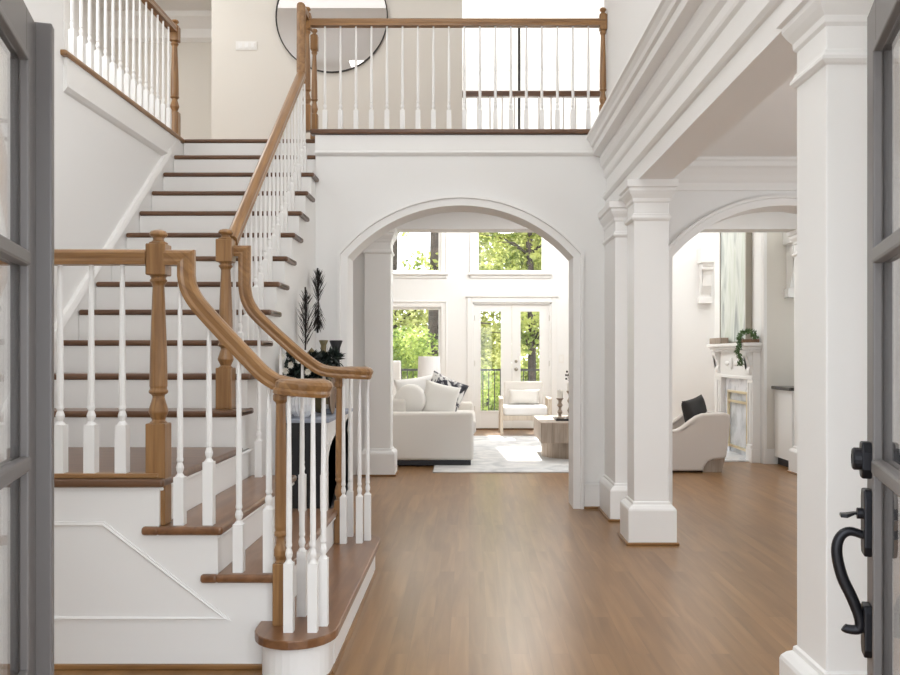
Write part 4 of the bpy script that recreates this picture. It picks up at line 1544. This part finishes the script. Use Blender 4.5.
kc = thing('base_cabinet', 'white base cabinet with dark stone top at the edge of the foreground column', 'cabinet', (3.9, 9.45, 0))
MB().box(3.46, 4.9, 9.22, 9.74, .09, .85).build('body', 'trim', kc)
MB().box(3.50, 4.9, 9.28, 9.74, 0, .09).build('toe_kick', 'black', kc)
MB().box(3.42, 4.9, 9.18, 9.74, .85, .885).build('countertop', 'granite', kc, bevel=.008)
for k in range(2):
    xx = 3.49 + .5 * k
    dw = MB().box(xx, xx + .46, 9.205, 9.222, .67, .83).build('drawer', 'trim', kc, bevel=.004)
    o = MB().lathe([(.006, 0), (.006, -.016), (.016, -.02), (.016, -.028), (.004, -.033)], (xx + .06 if k == 0 else xx + .23, 9.205, .75), 12, 'Y').build('knob', 'darkframe', dw)
    b = MB()
    b.box(xx, xx + .46, 9.205, 9.222, .10, .655)
    b.box(xx + .06, xx + .40, 9.198, 9.206, .16, .595)
    b.build('door', 'trim', kc, bevel=.004)
lsw = MB().box(1.48, 1.57, GY - .008, GY, 1.10, 1.24).build('light_switch', 'plate', bevel=.003)
tag(lsw, 'small white light switch on the far wall beside the glazed doors', 'light switch')
MB().box(1.505, 1.545, GY - .014, GY - .008, 1.13, 1.21).build('rocker', 'trim', lsw)

# barrel chair beyond the right arch
bc = thing('barrel_chair', 'beige boucle armchair seen from the side beyond the right arch', 'chair', (2.3, 9.4, 0))
cy0, cy1 = 9.0, 9.66
sidep = [(1.86, .06), (1.86, .38), (1.90, .42), (2.0, .432), (2.12, .440), (2.19, .452), (2.25, .484), (2.313, .535), (2.39, .590), (2.46, .616), (2.56, .624), (2.69, .627), (2.735, .608), (2.745, .565), (2.72, .34), (2.70, .165), (2.68, .145), (2.55, .135), (2.50, .112), (2.465, .06), (2.455, .018), (1.90, .018)]
for a in (cy0, cy1 - .14):
    MB().slab(sidep, a, a + .14, .028).build('arm', 'boucle', bc)
MB().prism([(2.54, .14), (2.57, .60), (2.60, .615), (2.69, .618), (2.728, .60), (2.736, .56), (2.695, .165), (2.67, .14)], 'Y', cy0 + .13, cy1 - .13).build('backrest', 'boucle', bc)
MB().box(1.84, 2.56, cy0 + .135, cy1 - .135, .06, .37).build('seat', 'boucle', bc, bevel=.04, segs=4)
MB().prism([(2.46, .001), (2.66, .001), (2.695, .15), (2.46, .15)], 'Y', cy0 + .05, cy1 - .05).build('base', 'greywood', bc)
pillow('throw_pillow', 'dark charcoal cushion leaning in the beige boucle armchair', 'cushion', (2.47, 9.36, .575), .40, .40, .14, (R(-10), R(-9), R(44)), 'charcoal')

# ------------------------------------------------------------------ outside
struct(MB().box(-6, 7, 14.4, 17.2, -.16, -.04).build('deck_floor', 'deck'))
struct(MB().box(-60, 60, 14.4, 90, -3.3, -3.0).build('ground', 'earth'))
rl = thing('deck_railing', 'black metal deck railing outside the glazed doors', 'railing', (0, 17.0, -.04))
b = MB()
b.box(-4, 4.5, 16.97, 17.03, .92, .96).box(-4, 4.5, 16.985, 17.015, .04, .07)
b.build('rails', 'black', rl)
for k in range(5):
    MB().box(-3.9 + 2 * k, -3.84 + 2 * k, 16.97, 17.03, -.04, 1.0).build('post', 'black', rl)
for k in range(44):
    x = -2.6 + .115 * k
    MB().box(x - .009, x + .009, 16.99, 17.01, .05, .94).build('baluster', 'black', rl)


def tree(name, label, x, y, h, rad, crown, leaf, n, lsize, seed, lean=0.0, branches=6):
    """crown: list of (dx, dy, z, rx, rz) clumps."""
    r = thing(name, label, 'tree', (x, y, -3), 'trees beyond the deck')
    rn = random.Random(seed)
    if rad > 0:
        b = MB()
        pts = [Vector((x + lean * t + .06 * math.sin(5 * t + seed), y, -3 + (h + 3) * t)) for t in [k / 10 for k in range(11)]]
        b.tube(pts, rad * 1.2, 10, rad * .55)
        b.build('trunk', 'bark', r, smooth=True)
        for k in range(branches):
            t = rn.uniform(.4, .95)
            p = pts[int(t * 10)]
            a = rn.uniform(0, 2 * PI)
            q = p + Vector((math.cos(a) * rn.uniform(.8, 1.8), math.sin(a) * .8, rn.uniform(.1, 1.1)))
            MB().tube([p, (p + q) / 2 + Vector((0, 0, .15)), q], rad * .3, 6, rad * .08).build('branch', 'bark', r, smooth=True)
    b = MB()
    tot = sum(c[3] * c[3] * c[4] for c in crown)
    for dx, dy, z, rx, rz in crown:
        m = int(n * rx * rx * rz / tot)
        for k in range(m):
            v = Vector((rn.gauss(0, 1), rn.gauss(0, 1), rn.gauss(0, 1))).normalized() * rn.random() ** .4
            p = Vector((x + dx + v.x * rx, y + dy + v.y * rx * .7, z + v.z * rz))
            s = lsize * rn.uniform(.6, 1.3)
            b.leaf(p, (rn.gauss(0, 1), rn.gauss(0, 1), rn.gauss(-.3, .7)), (rn.gauss(0, 1), rn.gauss(0, 1), rn.gauss(0, 1)), s, s * .62)
    b.build('crown', leaf, r)
    return r


tree('oak_tree', 'dark trunked tree nearest the deck, seen in the left windows', -.82, 20.0, 9, .17,
     [(-.75, 0, 4.25, .4, .3), (-.15, 0, 3.35, .6, .32), (-1.0, 0, 5.4, .9, .7), (-.5, .3, 6.3, 1.2, .8), (.9, .5, 6.0, 1.0, .9)], 'leaf_a', 3200, .16, 11)
tree('oak_tree', 'gnarled dark trunked tree seen through the right glazed door', 1.50, 20.5, 8, .10,
     [(-.4, .4, 3.3, .9, .8), (.6, .2, 3.6, .9, .9), (.1, 0, 4.8, 1.4, .9), (-.9, .3, 4.4, .7, .6), (0, -.2, 1.9, .6, .6), (.2, .3, .6, .6, .7)], 'leaf_a', 5600, .15, 12, lean=-.15, branches=22)
tree('leafy_shrub', 'bright leafy shrub beyond the deck railing, behind the lamp', -1.7, 19.0, .6, .04,
     [(0, 0, .2, 1.2, 1.6), (.4, 0, 1.2, .9, .7), (-.5, .2, 1.4, .8, .8)], 'leaf_c', 6500, .12, 13, branches=0)
tree('leafy_shrub', 'leafy shrub beyond the deck railing, seen in the left glazed door', .45, 20.5, .3, .04,
     [(0, 0, -.3, 1.0, 1.3), (.9, .4, -.2, 1.0, 1.2), (2.0, .4, .1, .9, 1.3)], 'leaf_c', 6000, .12, 14, branches=0)
tree('maple_tree', 'pale green tree farther back in the centre, seen above the left glazed door', .2, 27, 9, .14,
     [(-.3, 0, 3.6, 1.5, 1.0), (.9, 0, 5.4, 1.9, 1.4), (2.2, .5, 3.6, 1.8, 1.5), (-.2, 0, .9, 1.7, 1.0), (.2, 0, 2.2, 1.3, 1.0)], 'leaf_b', 10500, .2, 15)
tree('maple_tree', 'pale green tree farther back, seen low in the left windows', -2.3, 26, 7, .13,
     [(0, 0, 1.6, 1.9, 1.5), (.6, .5, 2.9, 1.6, .9), (-.9, 0, .2, 1.6, 1.3), (1.4, .4, .2, 1.3, 1.2)], 'leaf_b', 7500, .2, 16)
tree('maple_tree', 'pale green tree farther back, seen in the upper right window', 2.6, 25, 9, .15,
     [(0, 0, 4.4, 1.6, 1.4), (-.6, 0, 2.2, 1.3, 1.1), (.9, 0, 1.6, 1.4, 1.3), (-.8, 0, 5.7, 1.3, .9)], 'leaf_b', 7000, .19, 17)

for k, (x, y, z, lb) in enumerate(((-6.0, 36, 1.5, 'far green tree at the left end of the background row'), (0.2, 38, .8, 'far green tree in the middle of the background row'), (6.2, 36, 1.6, 'far green tree at the right end of the background row'))):
    tree('background_tree', lb, x, y, 5, .2, [(0, 0, z, 3.0, 1.9), (-1.6, 0, z - 2.0, 2.4, 1.7), (1.7, 0, z - 2.2, 2.4, 1.8)], 'leaf_b', 6500, .34, 30 + k)
